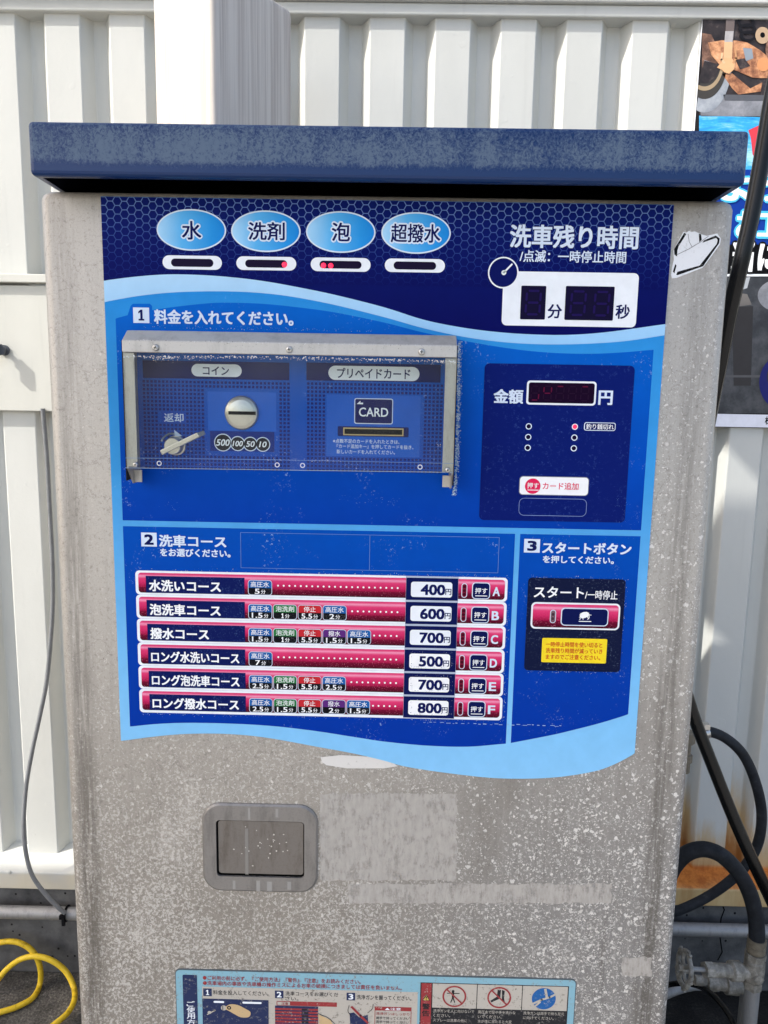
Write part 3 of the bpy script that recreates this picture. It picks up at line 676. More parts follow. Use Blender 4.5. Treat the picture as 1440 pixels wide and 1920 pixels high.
def seg7(mb, r, y, mats, on='', mat_on=None, slant=.06):
    x0, z0, x1, z1 = r; w_ = x1-x0; h_ = z1-z0; t = w_*.16
    S7 = {'a': ((0, 1), (1, 1)), 'b': ((1, 1), (1, .5)), 'c': ((1, .5), (1, 0)), 'd': ((0, 0), (1, 0)), 'e': ((0, .5), (0, 0)), 'f': ((0, 1), (0, .5)), 'g': ((0, .5), (1, .5))}
    for k_, (a, c) in S7.items():
        A = Vector((x0+a[0]*w_+slant*w_*a[1], z0+a[1]*h_)); B = Vector((x0+c[0]*w_+slant*w_*c[1], z0+c[1]*h_)); d = (B-A).normalized()*t*.6; n_ = Vector((-d.y, d.x)).normalized()*t/2
        A += d; B -= d; e = d.normalized()*t/2
        P_ = [A, A+e+n_, B-e+n_, B, B-e-n_, A+e-n_]
        mb.poly([(v.x, v.y) for v in P_], y, mat_on if k_ in on else mats)
# remaining-time display
b = MB(); b.rrect(RC(941.5, 511, 1194, 612.5), mm(9), Y(4), WHITE)
b.text('分', RC(1026.5, 571.5, 1052, 597), Y(5), NAVYTXT, .022); b.text('秒', RC(1153.5, 572, 1179, 598), Y(5), NAVYTXT, .022)
c = U(943, 512); b.ell((c.x, c.z), mm(27.5), mm(27.5), Y(5.5), WHITE); b.ell((c.x, c.z), mm(25), mm(25), Y(6.2), NAVY)
a0 = U(944, 512); a1 = U(959, 496.5); b.ell((a0.x, a0.z), mm(4.4), mm(4.4), Y(7), WHITE, 16); b.line([(a0.x, a0.z), (a1.x, a1.z)], mm(3), Y(7), WHITE)
td = b.build('time_display', panel)
for r, ds in (((975.5, 536.5, 1022, 599.5), [(985, 546, 1011, 590)]), ((1058.5, 537.5, 1149.5, 601), [(1069, 547, 1095, 591), (1113, 548, 1139, 592)])):
    b = MB(); b.rrect(RC(*r), mm(2), Y(6), M_WINDOWDARK)
    for d in ds: seg7(b, RC(*d), Y(7), M_SEGOFF)
    b.build('digit_window', td)

# amount panel
b = MB(); b.rrect(RC(903, 683.5, 1180, 977), mm(9), Y(3), M_AMOUNT)
T(b, '金額', (926, 730.5, 979.5, 756)); T(b, '円', (1122, 733, 1146.7, 758.5))
outline_rect(b, (972, 934, 1099, 967), .0005, 4, .005, flat((120, 140, 190)))
am = b.build('amount_panel', panel)
b = MB(); b.rrect(RC(986.7, 714.5, 1116.7, 759.5), mm(6), Y(4), WHITE); b.rrect(RC(990.3, 718, 1113.3, 756), mm(4), Y(5), M_WINDOWRED)
for i, on in enumerate(('d', 'gf', 'a', '', 'a')):
    x_ = 995+i*23.2; seg7(b, RC(x_, 724+i*.3, x_+14, 750+i*.3), Y(6), flat((34, 10, 40), .3), on+('c' if i == 0 else 'b' if i == 1 else ''), M_SEGRED)
b.build('amount_display', am)
for x_, y_, lit in ((990.7, 799.3, 0), (989.7, 819.3, 0), (988.7, 839.3, 0), (1077, 800, 1), (1076, 820.3, 0), (1075, 840.3, 0)):
    p = U(x_, y_); b = MB(); b.ring((p.x, p.z), mm(4.1), mm(5.8), Y(4), PALEWHITE); b.ell((p.x, p.z), mm(4.1), mm(4.1), Y(4), SLOTBLACK if not lit else M_LED, 16)
    b.build('indicator_lamp', am)
b = MB(); b.rrect(RC(1094, 792, 1153, 807.5), mm(4), Y(4.4), PALEWHITE); b.rrect(RC(1095.6, 793.4, 1151.6, 806.2), mm(3), Y(5), NAVY)
b.text('釣り銭切れ', RC(1098, 794.8, 1149.5, 805), Y(6), PUREWHITE, .012); b.build('change_label', am)
b = MB(); b.rrect(RC(972.6, 893, 1103, 928.5), mm(7), Y(3.6), flat((120, 126, 140), .6)); b.rrect(RC(974, 894.3, 1101.7, 927.3), mm(6), -.0024, PUREWHITE, Y(3.6))
p = U(998, 911); yy = -.0024
b.ell((p.x, p.z), mm(14.5), mm(14.5), yy-LAY, RED); b.text('押す', RC(987.7, 904.5, 1009, 915), yy-2*LAY, PUREWHITE, .012); b.rect(RC(988, 917.5, 1009, 918.9), yy-2*LAY, PUREWHITE)
b.text('カード追加', RC(1016.7, 904.3, 1083.5, 917.5), yy-LAY, RED, .012); b.build('card_add_button', am)

# course list: six strips
zt0 = U(602, 1075.5).z; zb0 = U(602, 1340.5).z; RH = (zt0-zb0)/6
xL = (U(256, 1090).x+U(262.5, 1320).x)/2; xR = (U(949, 1100).x+U(943, 1330).x)/2
def rx(px): return U(px, 1100).x                                       # columns measured on the first strip
zr0 = U(600, 1099).z
def rz(py, i): return U(600, py).z-i*RH
COURSES = [('水洗いコース', 133, [('高圧水', '5')], '400', 'A'), ('泡洗車コース', 132, [('高圧水', '1.5'), ('泡洗剤', '1'), ('停止', '5.5'), ('高圧水', '2')], '600', 'B'),
           ('撥水コース', 109, [('高圧水', '1.5'), ('泡洗剤', '1'), ('停止', '5.5'), ('撥水', '1.5'), ('高圧水', '1.5')], '700', 'C'), ('ロング水洗いコース', 166, [('高圧水', '7')], '500', 'D'),
           ('ロング泡洗車コース', 166, [('高圧水', '2.5'), ('泡洗剤', '1.5'), ('停止', '5.5'), ('高圧水', '2.5')], '700', 'E'),
           ('ロング撥水コース', 164, [('高圧水', '2.5'), ('泡洗剤', '1.5'), ('停止', '5.5'), ('撥水', '2'), ('高圧水', '1.5')], '800', 'F')]
BCOL = {'高圧水': flat((36, 96, 164)), '泡洗剤': flat((44, 120, 62)), '停止': flat((196, 44, 52)), '撥水': flat((92, 44, 120))}
BADGEBLK = worn('worn_black_badge', (16, 16, 22), (150, 150, 150), .45, 900)
NAVYPLATE = flat((10, 20, 76))
for i, (nm, wpx, bs, price, let) in enumerate(COURSES):
    def r_(x0, y0, x1, y1):
        q = RC(x0, y0, x1, y1); return (q[0], q[1]-i*RH, q[2], q[3]-i*RH)
    b = MB(); zt_, zb_ = zt0-i*RH, zt0-(i+1)*RH
    b.rrect((xL, zb_-(.0006 if i == 5 else -.0001), xR, zt_), mm(8), Y(4), WHITE)
    in_ = (xL+mm(5.5), zb_+mm(4.2), xR-mm(5), zt_-mm(4.2)); b.rrect(in_, mm(6), Y(5), M_PINK)
    x_ = {1: 522, 4: 661, 5: 703}[len(bs)]
    while x_ < 756:
        b.ell((rx(x_), (in_[1]+in_[3])/2-.0002), mm(1.9), mm(1.9), Y(6), PUREWHITE, 10); x_ += 10.65
    st = b.build('course_strip', kiosk)
    b = MB(); b.rect(r_(275, 1080.5, 459.5, 1112), Y(6), M_NAMEPLATE); b.text(nm, r_(281.5, 1087.5, 281.5+wpx, 1108), Y(7), PUREWHITE, .032); b.build('name_plate', st)
    for j, (fn, mn) in enumerate(bs):
        x0 = 465.8+j*46.6; b = MB(); R_ = r_(x0, 1086.5+.0165*(x0-466), x0+45, 1114.8+.0165*(x0-466)); b.rrect(R_, mm(6), Y(6), PALEWHITE)
        I_ = (R_[0]+mm(1.1), R_[1]+mm(1.1), R_[2]-mm(1.1), R_[3]-mm(1.1)); zm = I_[1]+(I_[3]-I_[1])*.48
        b.rrect(I_, mm(5), Y(7), BADGEBLK)
        tp = [(q[0], max(q[1], zm)) for q in rr(I_, mm(5))]; b.poly([q for q in tp if q[1] > zm+1e-6]+[(I_[0], zm), (I_[2], zm)], Y(8), BCOL[fn])
        wd = I_[2]-I_[0]; k_ = .10 if len(fn) == 3 else .24
        b.text(fn, (I_[0]+wd*k_, zm+mm(1.6), I_[2]-wd*k_, I_[3]-mm(1.8)), Y(9), PUREWHITE, .006)
        wn = .46 if '.' in mn else .10 if mn == '1' else .2; s0 = .14 if '.' in mn else .34 if mn == '1' else .28
        if mn == '1': one(b, (I_[0]+wd*.33, I_[1]+mm(1.8), I_[0]+wd*.46, zm-mm(1.6)), Y(9), PUREWHITE)
        else: b.text(mn, (I_[0]+wd*s0, I_[1]+mm(1.8), I_[0]+wd*(s0+wn), zm-mm(1.6)), Y(9), PUREWHITE, .018)
        b.text('分', (I_[0]+wd*(s0+wn+.06), I_[1]+mm(1.8), I_[0]+wd*(s0+wn+.26), zm-mm(3.2)), Y(9), PUREWHITE, .008)
        b.build('time_badge', st)
    b = MB(); zt2, zb2 = zt_-mm(3.2), zb_+mm(.8)
    b.rect((rx(761), zb_, rx(859), zt_), Y(6), flat((176, 186, 206))); b.rect((rx(761.4), zb2, rx(858.6), zt2), Y(7), NAVYPLATE)
    pl = PUREWHITE if i >= 3 else WHITE
    b.rrect(r_(770.5, 1090, 847.5, 1118.5), mm(5), Y(8), pl); b.text(price, r_(789.5, 1095.3, 833.5, 1114), Y(9), NAVYTXT, .036); b.text('円', r_(835, 1103, 845.6, 1114), Y(9), NAVYTXT, .022)
    if i >= 3:
        q = [(771, 1090+i*44.2), (847, 1091+i*44.2), (848, 1118+i*44.2), (771, 1118+i*44.2)]
        chips(b, q+q[:1], 1.0, 90, Y(9.4), .4, 1.3, (0, 0), (flat((150, 156, 168), .6), NAVYPLATE))
    b.build('price_plate', st)
    b = MB(); R_ = r_(864.8, 1092.5, 875.6, 1119.5); b.rrect(R_, mm(5.4), Y(6), PALEWHITE); b.rrect((R_[0]+mm(1.3), R_[1]+mm(1.3), R_[2]-mm(1.3), R_[3]-mm(1.3)), mm(4.2), Y(7), flat((122, 24, 52), .25))
    xm = (R_[0]+R_[2])/2
    for f_ in (.24, .5, .76): b.ell((xm, R_[1]+(R_[3]-R_[1])*f_), mm(2.8), mm(2.8), Y(8), flat((66, 12, 30), .2), 12)
    b.build('indicator_lamp', st)
    b = MB(); R_ = r_(884.5, 1091, 918.3, 1122); b.rrect(R_, mm(7), -.0026, PALEWHITE, Y(5)); b.rrect((R_[0]+mm(1.6), R_[1]+mm(1.6), R_[2]-mm(1.6), R_[3]-mm(1.6)), mm(5.6), -.0026-LAY, NAVYPLATE)
    b.text('押す', r_(890.3, 1101, 913, 1112), -.0026-2*LAY, PUREWHITE, .010); b.rect(r_(890.5, 1115.2, 912.8, 1116.6), -.0026-2*LAY, PUREWHITE); b.build('push_button', st)
    b = MB(); b.text(let, r_(923.8, 1100, 936.3, 1116), Y(6), PALEWHITE, .03); b.build('course_letter', st)

# start panel
b = MB(); b.rrect(RC(986, 1084, 1166.5, 1257), mm(7), Y(3.8)-.0004, M_STARTBG, Y(1))
YB = Y(3.8)-.0004
b.text('スタート', RC(1000.8, 1099, 1093.3, 1119.5), YB-LAY, PUREWHITE, .02); b.text('/一時停止', RC(1096, 1106, 1156.5, 1122.7), YB-LAY, PUREWHITE, .012)
sp = b.build('start_panel', kiosk)
b = MB(); R_ = RC(994.5, 1129, 1160.6, 1178.5); b.rrect(R_, mm(9), YB-.0006, WHITE, YB-LAY*.5); b.rrect((R_[0]+mm(3.2), R_[1]+mm(3.2), R_[2]-mm(3.2), R_[3]-mm(3.2)), mm(6.5), YB-.0006-LAY, M_PINK)
ba = b.build('start_bar', sp)
b = MB(); Yb = YB-.0006-2*LAY; b.rrect(RC(1030, 1141.5, 1041, 1166.5), mm(5.4), Yb, PALEWHITE); b.rrect(RC(1031.4, 1142.8, 1039.6, 1165.2), mm(4), Yb-LAY, flat((120, 90, 100), .3))
b.ell(((U(1035.5, 1150).x), U(1035.5, 1150).z), mm(2.6), mm(3), Yb-2*LAY, flat((66, 44, 54)), 12); b.ell(((U(1035, 1158).x), U(1035, 1158).z), mm(2.6), mm(3), Yb-2*LAY, flat((70, 50, 58)), 12); b.build('indicator_lamp', sp)
b = MB(); b.rrect(RC(1050, 1138, 1138.5, 1171.5), mm(8), Yb-.0008, PALEWHITE, Yb); Yc = Yb-.0008; b.rrect(RC(1051.8, 1139.8, 1136.7, 1169.7), mm(6.5), Yc-LAY, NAVYPLATE)
b.text('押す', RC(1084, 1148, 1106.5, 1159.5), Yc-2*LAY, PUREWHITE, .01); b.rect(RC(1083, 1162, 1106.5, 1163.4), Yc-2*LAY, PUREWHITE)
b.poly(PX([(1088, 1150), (1093, 1147.5), (1100, 1147), (1104, 1149), (1103, 1155), (1098, 1158), (1091, 1159.5), (1087, 1156)], Yc), Yc-3*LAY, PUREWHITE)
b.build('push_button', sp)
b = MB(); R_ = RC(1014.7, 1195.5, 1136, 1241); b.rrect(R_, mm(2.5), YB-2*LAY, flat((244, 216, 44)))
for j, (tx, x1) in enumerate((('一時停止時間を使い切ると', 1128), ('洗車残り時間が減っていき', 1128), ('ますのでご注意ください。', 1124))):
    b.text(tx, RC(1022.3, 1202.5+j*11.6, x1, 1211.8+j*11.6), YB-3*LAY, flat((200, 50, 40)), .012)
b.build('caution_sticker', sp)

# coin and card field behind the clear cover
DOT = flat((2, 30, 112)); HEAD = flat((16, 28, 96))
def dots(mb, x0, y0, x1, y1, holes, y):
    A = RC(x0, y0, x1, y1); st_ = mm(7.25); nx = int((A[2]-A[0])/st_); nz = int((A[3]-A[1])/st_); H = [RC(*h) for h in holes]; v_ = []; f_ = []; s_ = mm(2.25)
    for ix in range(nx+1):
        for iz in range(nz+1):
            x_ = A[0]+ix*st_+s_; z_ = A[3]-iz*st_-s_
            if any(h[0]-s_ < x_ < h[2]+s_ and h[1]-s_ < z_ < h[3]+s_ for h in H): continue
            k_ = len(v_); v_ += [(x_-s_, y, z_-s_), (x_+s_, y, z_-s_), (x_+s_, y, z_+s_), (x_-s_, y, z_+s_)]; f_.append((k_, k_+1, k_+2, k_+3))
    mb.add(v_, f_, DOT)
def bent_arrow(mb, cx_, cy_, r, y):
    pts = [(cx_+r*math.cos(R(a)), cy_-r*math.sin(R(a))) for a in range(158, 66, -8)]
    for k_, (a, c) in enumerate(zip(pts, pts[1:])): mb.line(PX([a, c]), mm(3.2), y, PALEWHITE)
    mb.poly(PX([(cx_+4, cy_-r-7), (cx_+19, cy_-r+4.5), (cx_+5, cy_-r+5)]), y-LAY, PALEWHITE)
b = MB(); b.rect(RC(269, 678, 543, 711), Y(3), HEAD); dots(b, 271, 715, 544, 880, [(390, 735, 519, 850), (304, 771, 350, 794)], Y(3))
b.rrect(RC(360, 683, 454, 706.5), 1, Y(4), WHITE); b.text('コイン', RC(381.5, 687.5, 430, 703), Y(5), NAVYTXT, .016)
b.rect(RC(395, 809, 515, 846), Y(3), flat((14, 44, 128))); b.rect(RC(390.5, 735, 518.5, 808), Y(2.5), flat((34, 98, 200))); b.rect(RC(304, 771, 350, 794), Y(2.5), flat((10, 72, 176)))
T(b, '返却', (309, 775, 345, 791), 4, bold=.015)
for x_, y_, r, tx, w_, h_ in ((419, 829.5, 16.6, '500', 25, 12), (446.5, 831.5, 14, '100', 19, 10), (470.2, 832.3, 13.6, '50', 16, 10.5), (493.5, 833, 13.8, '10', 14, 10.5)):
    p = U(x_, y_); k_ = {'500': 4, '100': 3.4, '50': 3.6, '10': 3.5}[tx]
    b.ell((p.x, p.z), mm(r), mm(r), Y(k_), PALEWHITE, 32); b.ell((p.x, p.z), mm(r-1.7), mm(r-1.7), Y(k_+.9), flat((36, 36, 44)), 32)
    b.text(tx, RC(x_-w_/2, y_-h_/2, x_+w_/2, y_+h_/2), Y(k_+1.8), WHITE, .02, shear=.2)
bent_arrow(b, 324, 834, 21, Y(5))
cf = b.build('coin_field', kiosk)
p = U(454, 774); b = MB(); b.lathe((p.x, Y(3), p.z), (0, -1, 0), [(0, mm(31.5)), (.0020, mm(31.2)), (.0034, mm(29.3)), (.0048, mm(24)), (.0058, mm(16)), (.0064, mm(7)), (.0066, mm(1))], M_BRUSHED, 48)
sl = RC(429.5, 771.2, 479.5, 777.6, -.0057); b.box(sl[0], sl[2], -.0090, -.003, sl[1], sl[3], flat((12, 12, 14), .5)); b.build('coin_slot', cf)
p = U(326, 836, -.01); b = MB(); b.lathe((p.x, Y(3), p.z), (0, -1, 0), [(0, mm(18.5)), (.003, mm(18.3)), (.0036, mm(16.5)), (.012, mm(16)), (.0135, mm(14.5))], M_BRUSHED, 36)
a0 = U(301, 849, -.021); a1 = U(372, 815, -.021); d = (a1-a0).normalized(); nn = Vector((-d.z, 0, d.x))*mm(4.6)
q = [a0-nn, a1-nn, a1+nn, a0+nn]; vs = [(v.x, yq, v.z) for yq in (-.0145, -.021) for v in q]
b.add(vs, [(4, 5, 6, 7), (0, 3, 2, 1), (0, 1, 5, 4), (1, 2, 6, 5), (2, 3, 7, 6), (3, 0, 4, 7)], M_BRUSHED)
e0 = a1-d*mm(2); q = [e0-nn*.9, e0+d*mm(10)-nn*.9, e0+d*mm(10)+nn*.9, e0+nn*.9]; vs = [(v.x, yq+(.006 if k_ in (1, 2) else 0), v.z) for yq in (-.0165, -.0205) for k_, v in enumerate(q)]
b.add(vs, [(4, 5, 6, 7), (0, 3, 2, 1), (0, 1, 5, 4), (1, 2, 6, 5), (2, 3, 7, 6), (3, 0, 4, 7)], M_BRUSHED)
b.build('return_lever', cf, bevel=.0008)
b = MB(); b.rect(RC(575, 682, 826, 715.5), Y(3), HEAD); dots(b, 576, 719, 827, 884, [(612.5, 741, 787.5, 856)], Y(3))
b.rrect(RC(616, 687, 786.5, 713.5), 1, Y(4), WHITE); b.text('プリペイドカード', RC(632.5, 691, 769, 709.7), Y(5), NAVYTXT, .016)
b.rect(RC(612.5, 741, 787.5, 856), Y(2.5), flat((30, 94, 196)))
b.rrect(RC(633.5, 800, 766, 818.5), mm(2), Y(4), HEAD)
for j, (tx, x0, x1) in enumerate((('※点数不足のカードを入れたときは、', 624.7, 749), ('『カード追加キー』を押してカードを抜き、', 631.5, 775), ('新しいカードを入れてください。', 631.5, 740.5))):
    T(b, tx, (x0, 823.5+j*9.9, x1, 831.3+j*9.9), 4, PALEWHITE, .008)
kf = b.build('card_field', kiosk)
b = MB(); R_ = RC(664.5, 747, 736.8, 795); b.rrect(R_, mm(4), Y(4), PALEWHITE); b.rrect((R_[0]+mm(1.6), R_[1]+mm(1.6), R_[2]-mm(1.6), R_[3]-mm(1.6)), mm(3), Y(5), NAVY)
b.text('CARD', RC(673.5, 764.5, 727.7, 781), Y(6), WHITE, .012); b.poly(PX([(669, 757.5), (676, 751.5), (676, 755), (681, 755), (681, 758)]), Y(6), WHITE); b.build('card_sign', kf)
b = MB(); R_ = RC(644, 802.3, 756.5, 816.5); o_ = rr(R_, .0003, 2); i_ = rr((R_[0]+mm(2.2), R_[1]+mm(2.2), R_[2]-mm(2.2), R_[3]-mm(2.2)), .0003, 2)
b.frame(o_, i_, -.0036, M_GOLD); n = len(o_)
b.add([(q[0], Y(4), q[1]) for q in o_]+[(q[0], -.0036, q[1]) for q in o_], [(i, (i+1) % n, n+(i+1) % n, n+i) for i in range(n)], M_GOLD)
b.add([(q[0], -.0024, q[1]) for q in i_]+[(q[0], -.0036, q[1]) for q in i_], [(i, (i+1) % n, n+(i+1) % n, n+i) for i in range(n)], M_GOLD)
b.poly(i_, -.0024, flat((16, 15, 16), .5)); b.build('card_slot', kf)

# clear cover with its steel hood
HP = -.036
A = RC(228.5, 661, 857.5, 669, HP); xa, xb = U(228.5, 650, HP).x, U(857, 660, HP).x; zl = (U(228, 661, HP).z+U(857, 670, HP).z)/2
zf = (U(228, 637.5, HP).z+U(857, 648.5, HP).z)/2; ztp = (U(231, 621, -.026).z+U(859, 631, -.026).z)/2
b = MB(); th = .0015
sec = [(-.001, ztp+.003), (-.022, ztp+.001), (HP, zf), (HP, zl), (HP+th, zl), (HP+th, zf-.0006), (-.022, ztp-.001), (-.001, ztp+.0005)]
n = len(sec); b.add([(xa, y, z) for y, z in sec]+[(xb, y, z) for y, z in sec], [(i, (i+1) % n, n+(i+1) % n, n+i) for i in range(n)]+[tuple(range(n))[::-1], tuple(range(n, 2*n))], M_RAIL)
cov = b.build('cover_hood', kiosk, bevel=.0006, seg=1)
zpb = (U(234, 877.5, HP).z+U(849, 886, HP).z)/2
for sgn, x_ in ((1, xa), (-1, xb)):
    zlow = U(250, 904, -.012).z if sgn == 1 else U(845, 914, -.012).z
    x1 = x_+sgn*.0015; b = MB()
    pts = [(-.0015, ztp-.002), (-.022, ztp-.002), (HP+.002, zf-.002), (HP+.002, zpb-.001), (-.020, zlow), (-.0015, zlow)]
    n = len(pts); b.add([(x_, y, z) for y, z in pts]+[(x1, y, z) for y, z in pts], [(i, (i+1) % n, n+(i+1) % n, n+i) for i in range(n)]+[tuple(range(n))[::-1], tuple(range(n, 2*n))], M_BRACKET)
    b.box(min(x1, x1+sgn*.0085), max(x1, x1+sgn*.0085), HP+.0021, HP+.0036, zpb+.0005, zl-.0005, M_BRACKET)
    b.box(min(x1, x1+sgn*.007), max(x1, x1+sgn*.007), -.0185, -.0170, zlow+.001, zpb-.004, M_BRACKET)
    b.box(min(x_, x_-sgn*.0007), max(x_, x_-sgn*.0007), HP+.001, -.0016, zlow+.004, zf, flat((40, 40, 42), .6))
    b.build('cover_bracket', cov)
b = MB(); b.box(xa+.0006, xb-.0006, HP-.0006, HP+.0016, zpb, zl-.0002, M_ACRYLIC); win = b.build('clear_window', cov)
for x_, y_ in ((299, 868.5), (520, 871.5), (567.5, 872.5), (787.5, 875.5)):
    p = U(x_, y_, HP); c_ = MB(); c_.ring((p.x, p.z), mm(2.9), mm(4.5), HP-.0009, flat((206, 212, 220), .4), 20); c_.build('drain_hole', win)
def screw(x_, y_, y, r=6.2, par=None):
    p = U(x_, y_, y); c_ = MB(); rr_ = mm(r)*(.72+y)/.72; c_.lathe((p.x, y, p.z), (0, -1, 0), [(0, rr_), (.0008, rr_), (.0022, rr_*.78), (.0026, rr_*.45)], M_SCREW, 18)
    a = random.uniform(0, 1.5)
    for k_ in (0, math.pi/2):
        dx, dz = math.cos(a+k_)*rr_*.42, math.sin(a+k_)*rr_*.42; c_.line([(p.x-dx, p.z-dz), (p.x+dx, p.z+dz)], rr_*.2, y-.00265-k_*2e-5, flat((30, 30, 30)))
    c_.build('screw', par)
for x_, y_ in ((292.5, 652), (542.5, 655.5), (790.5, 660)): screw(x_, y_, HP, 6.4, cov)
for x_, y_ in ((255, 871), (839, 881)): screw(x_, y_, HP-.0007, 5, cov)
b = MB(); WH = flat((226, 228, 226), .7, var=.2); YG = (flat((96, 92, 88), .7), flat((70, 68, 66), .7))
chips(b, [(232, 667), (500, 668), (855, 676)], 3.0, 520, HP-.0010, .5, 2.4, (0, 1), (WH, WH, CHIP)); chips(b, [(285, 668), (335, 669)], 4.5, 50, HP-.0010, .5, 2.2, (0, 1), (WH,))
chips(b, [(228, 637), (500, 642.5), (857, 648)], .8, 240, HP-.0012, .4, 1.5, (0, 0), (WH, WH, YG[0])); chips(b, [(228, 644), (500, 649), (857, 655)], 2.0, 110, HP-.0004, .3, 1.2, (0, 0), YG)
chips(b, [(500, 862), (640, 864)], 1.2, 90, HP-.0010, .3, 1.2, (0, 0), (CHIP,)); chips(b, [(370, 872), (470, 872)], 4, 60, HP-.0010, .2, .9, (0, 0), (CHIP,)); chips(b, [(800, 674), (855, 678)], 3.2, 60, HP-.0010, .5, 1.8, (0, 1), (WH,))
chips(b, [(664, 878), (670, 879)], 1.5, 6, HP-.001, .4, 1.2, (0, 0), (CHIP,)); chips(b, [(820, 834), (825, 833)], 2.2, 16, HP-.001, .4, 1.2, (0, 0), (CHIP,))
b.line(PX([(236, 858.5), (520, 862)], HP), mm(.7), HP-.0008, flat((120, 150, 190))); b.line(PX([(520, 862), (850, 869)], HP), mm(.7), HP-.0008, flat((110, 140, 185)))
b.line(PX([(236, 877), (848, 885.5)], HP), mm(1.0), HP-.0008, flat((150, 165, 180)))
b.build('limescale', cov)

# coin return pocket
R_ = RC(380.5, 1506.5, 596, 1670); I_ = RC(406.5, 1537, 571, 1642)
b = MB(); o_ = rr(R_, mm(38), 10); i_ = rr(I_, mm(8), 10); n = len(o_)
o2 = rr((R_[0]+.002, R_[1]+.002, R_[2]-.002, R_[3]-.002), mm(35), 10)
vs = [(q[0], .001, q[1]) for q in o_]+[(q[0], -.0012, q[1]) for q in o_]+[(q[0], -.0026, q[1]) for q in o2]+[(q[0], -.0026, q[1]) for q in i_]+[(q[0], -.0003, q[1]) for q in i_]
b.add(vs, [(s_*n+i, s_*n+(i+1) % n, (s_+1)*n+(i+1) % n, (s_+1)*n+i) for s_ in range(4) for i in range(n)], M_FRAME)
b.poly(i_, -.0003, flat((10, 10, 10), .8))
for x_, y0, y1, w_ in ((468, 1512, 1534, 4), (520, 1514, 1530, 5), (440, 1648, 1664, 5), (485, 1648, 1668, 7), (506, 1650, 1668, 9), (543, 1650, 1665, 7)):
    b.rect(RC(x_-w_/2, y0, x_+w_/2, y1), -.00272, flat((156, 153, 148), .6))
cr = b.build('coin_return', kiosk)
F_ = (I_[0]+.0022, I_[1]+.0030, I_[2]-.0012, I_[3]-.0012)
b = MB(); b.rrect(F_, mm(6), -.0012, M_FLAP, -.0004)
for k_ in range(26):
    x_ = random.gauss(492, 32); y_ = random.gauss(1585, 18); c_ = U(min(max(x_, 415), 562), min(max(y_, 1545), 1630)); b.ell((c_.x, c_.z), mm(random.uniform(.8, 1.9)), mm(random.uniform(.8, 1.9)), -.0014-k_*1e-6, flat((206, 200, 190), .7), 8)
b.rect(RC(460, 1552, 466, 1638), -.00135, flat((136, 132, 126), .6)); b.build('return_flap', cr)

# peeled pointing-hand sticker and tape residue
def Z7(pts): return [(1260+x*.28125, 20+y*.28125) for x, y in pts]
b = MB(); ST = worn('peeled_white_sticker', (222, 224, 228), (150, 150, 152), .35, 240)
b.prism(PX(Z7([(0, 1785), (-8, 1760), (2, 1700), (12, 1660), (8, 1600), (75, 1475), (95, 1480), (112, 1468), (128, 1476), (150, 1472), (190, 1490), (230, 1502), (300, 1486), (324, 1520), (318, 1560), (215, 1700), (200, 1716), (30, 1782)])), .001, -.0006, ST)
BK = worn('worn_black_ink', (20, 20, 22), (190, 190, 190), .5, 400)
b.poly(PX(Z7([(32, 1640), (14, 1628), (12, 1590), (80, 1482), (94, 1490), (42, 1572), (34, 1600)])), -.00075, BK)
b.poly(PX(Z7([(26, 1762), (34, 1742), (182, 1700), (296, 1556), (302, 1530), (292, 1516), (200, 1548), (212, 1532), (290, 1500), (316, 1520), (312, 1552), (206, 1704), (36, 1764)])), -.00075, BK)
b.poly(PX(Z7([(176, 1488), (192, 1492), (196, 1530), (180, 1544)])), -.00075, BK); b.poly(PX(Z7([(4, 1740), (20, 1690), (28, 1700), (14, 1752)])), -.00075, BK)
b.line(PX(Z7([(30, 1628), (110, 1590), (185, 1545), (240, 1505)])), mm(.9), -.0008, flat((120, 120, 122))); b.line(PX(Z7([(105, 1490), (112, 1540), (132, 1578)])), mm(.8), -.0008, flat((110, 110, 112)))
b.build('hand_sticker', kiosk)
def residue_mat():
    M = N('tape_residue', rough=.7, spec=.3); p = M.pos()
    a = M.noise(M.scaled(p, (1, 1, .3)), 220, 4, .7).outputs['Fac']; c = M.noise(p, 50, 5, .7).outputs['Fac']
    M.color(M.mix(M.mrange(a, .4, .65), lin((178, 172, 164)), lin((190, 184, 176))))
    al = M.mrange(M.math('ADD', M.math('MULTIPLY', a, .4), M.math('MULTIPLY', c, .6)), .36, .52, .42, .80)
    M.l(al, M.b.inputs['Alpha']); M.bump(a, .4, .001); return M.m
M_RES = residue_mat()
def ragged(r, amp, st_=7):
    x0, y0, x1, y1 = r; p_ = []
    n_ = max(2, int((x1-x0)/st_)); p_ += [(x0+(x1-x0)*i/n_, y0+random.uniform(-amp, amp)) for i in range(n_)]
    m_ = max(2, int((y1-y0)/st_)); p_ += [(x1+random.uniform(-amp, amp), y0+(y1-y0)*i/m_) for i in range(m_)]
    p_ += [(x1-(x1-x0)*i/n_, y1+random.uniform(-amp, amp)) for i in range(n_)]; p_ += [(x0+random.uniform(-amp, amp), y1-(y1-y0)*i/m_) for i in range(m_)]
    return p_
for i, r in enumerate(((600, 1488, 856, 1650), (652, 1657, 1146, 1693), (1166, 1794, 1222, 1830)  )):
    b = MB(); b.poly(PX(ragged(r, 2.2)), -.00012-i*.00012, M_RES); b.build('tape_residue', kiosk)
b = MB(); b.poly(PX([(601, 1419), (640, 1415), (690, 1418), (735, 1428), (746, 1436), (720, 1440), (650, 1440), (612, 1434), (604, 1428)]), -.0008, worn('old_label_remnant', (214, 210, 204), (170, 165, 160), .5, 300)); b.build('label_remnant', kiosk)

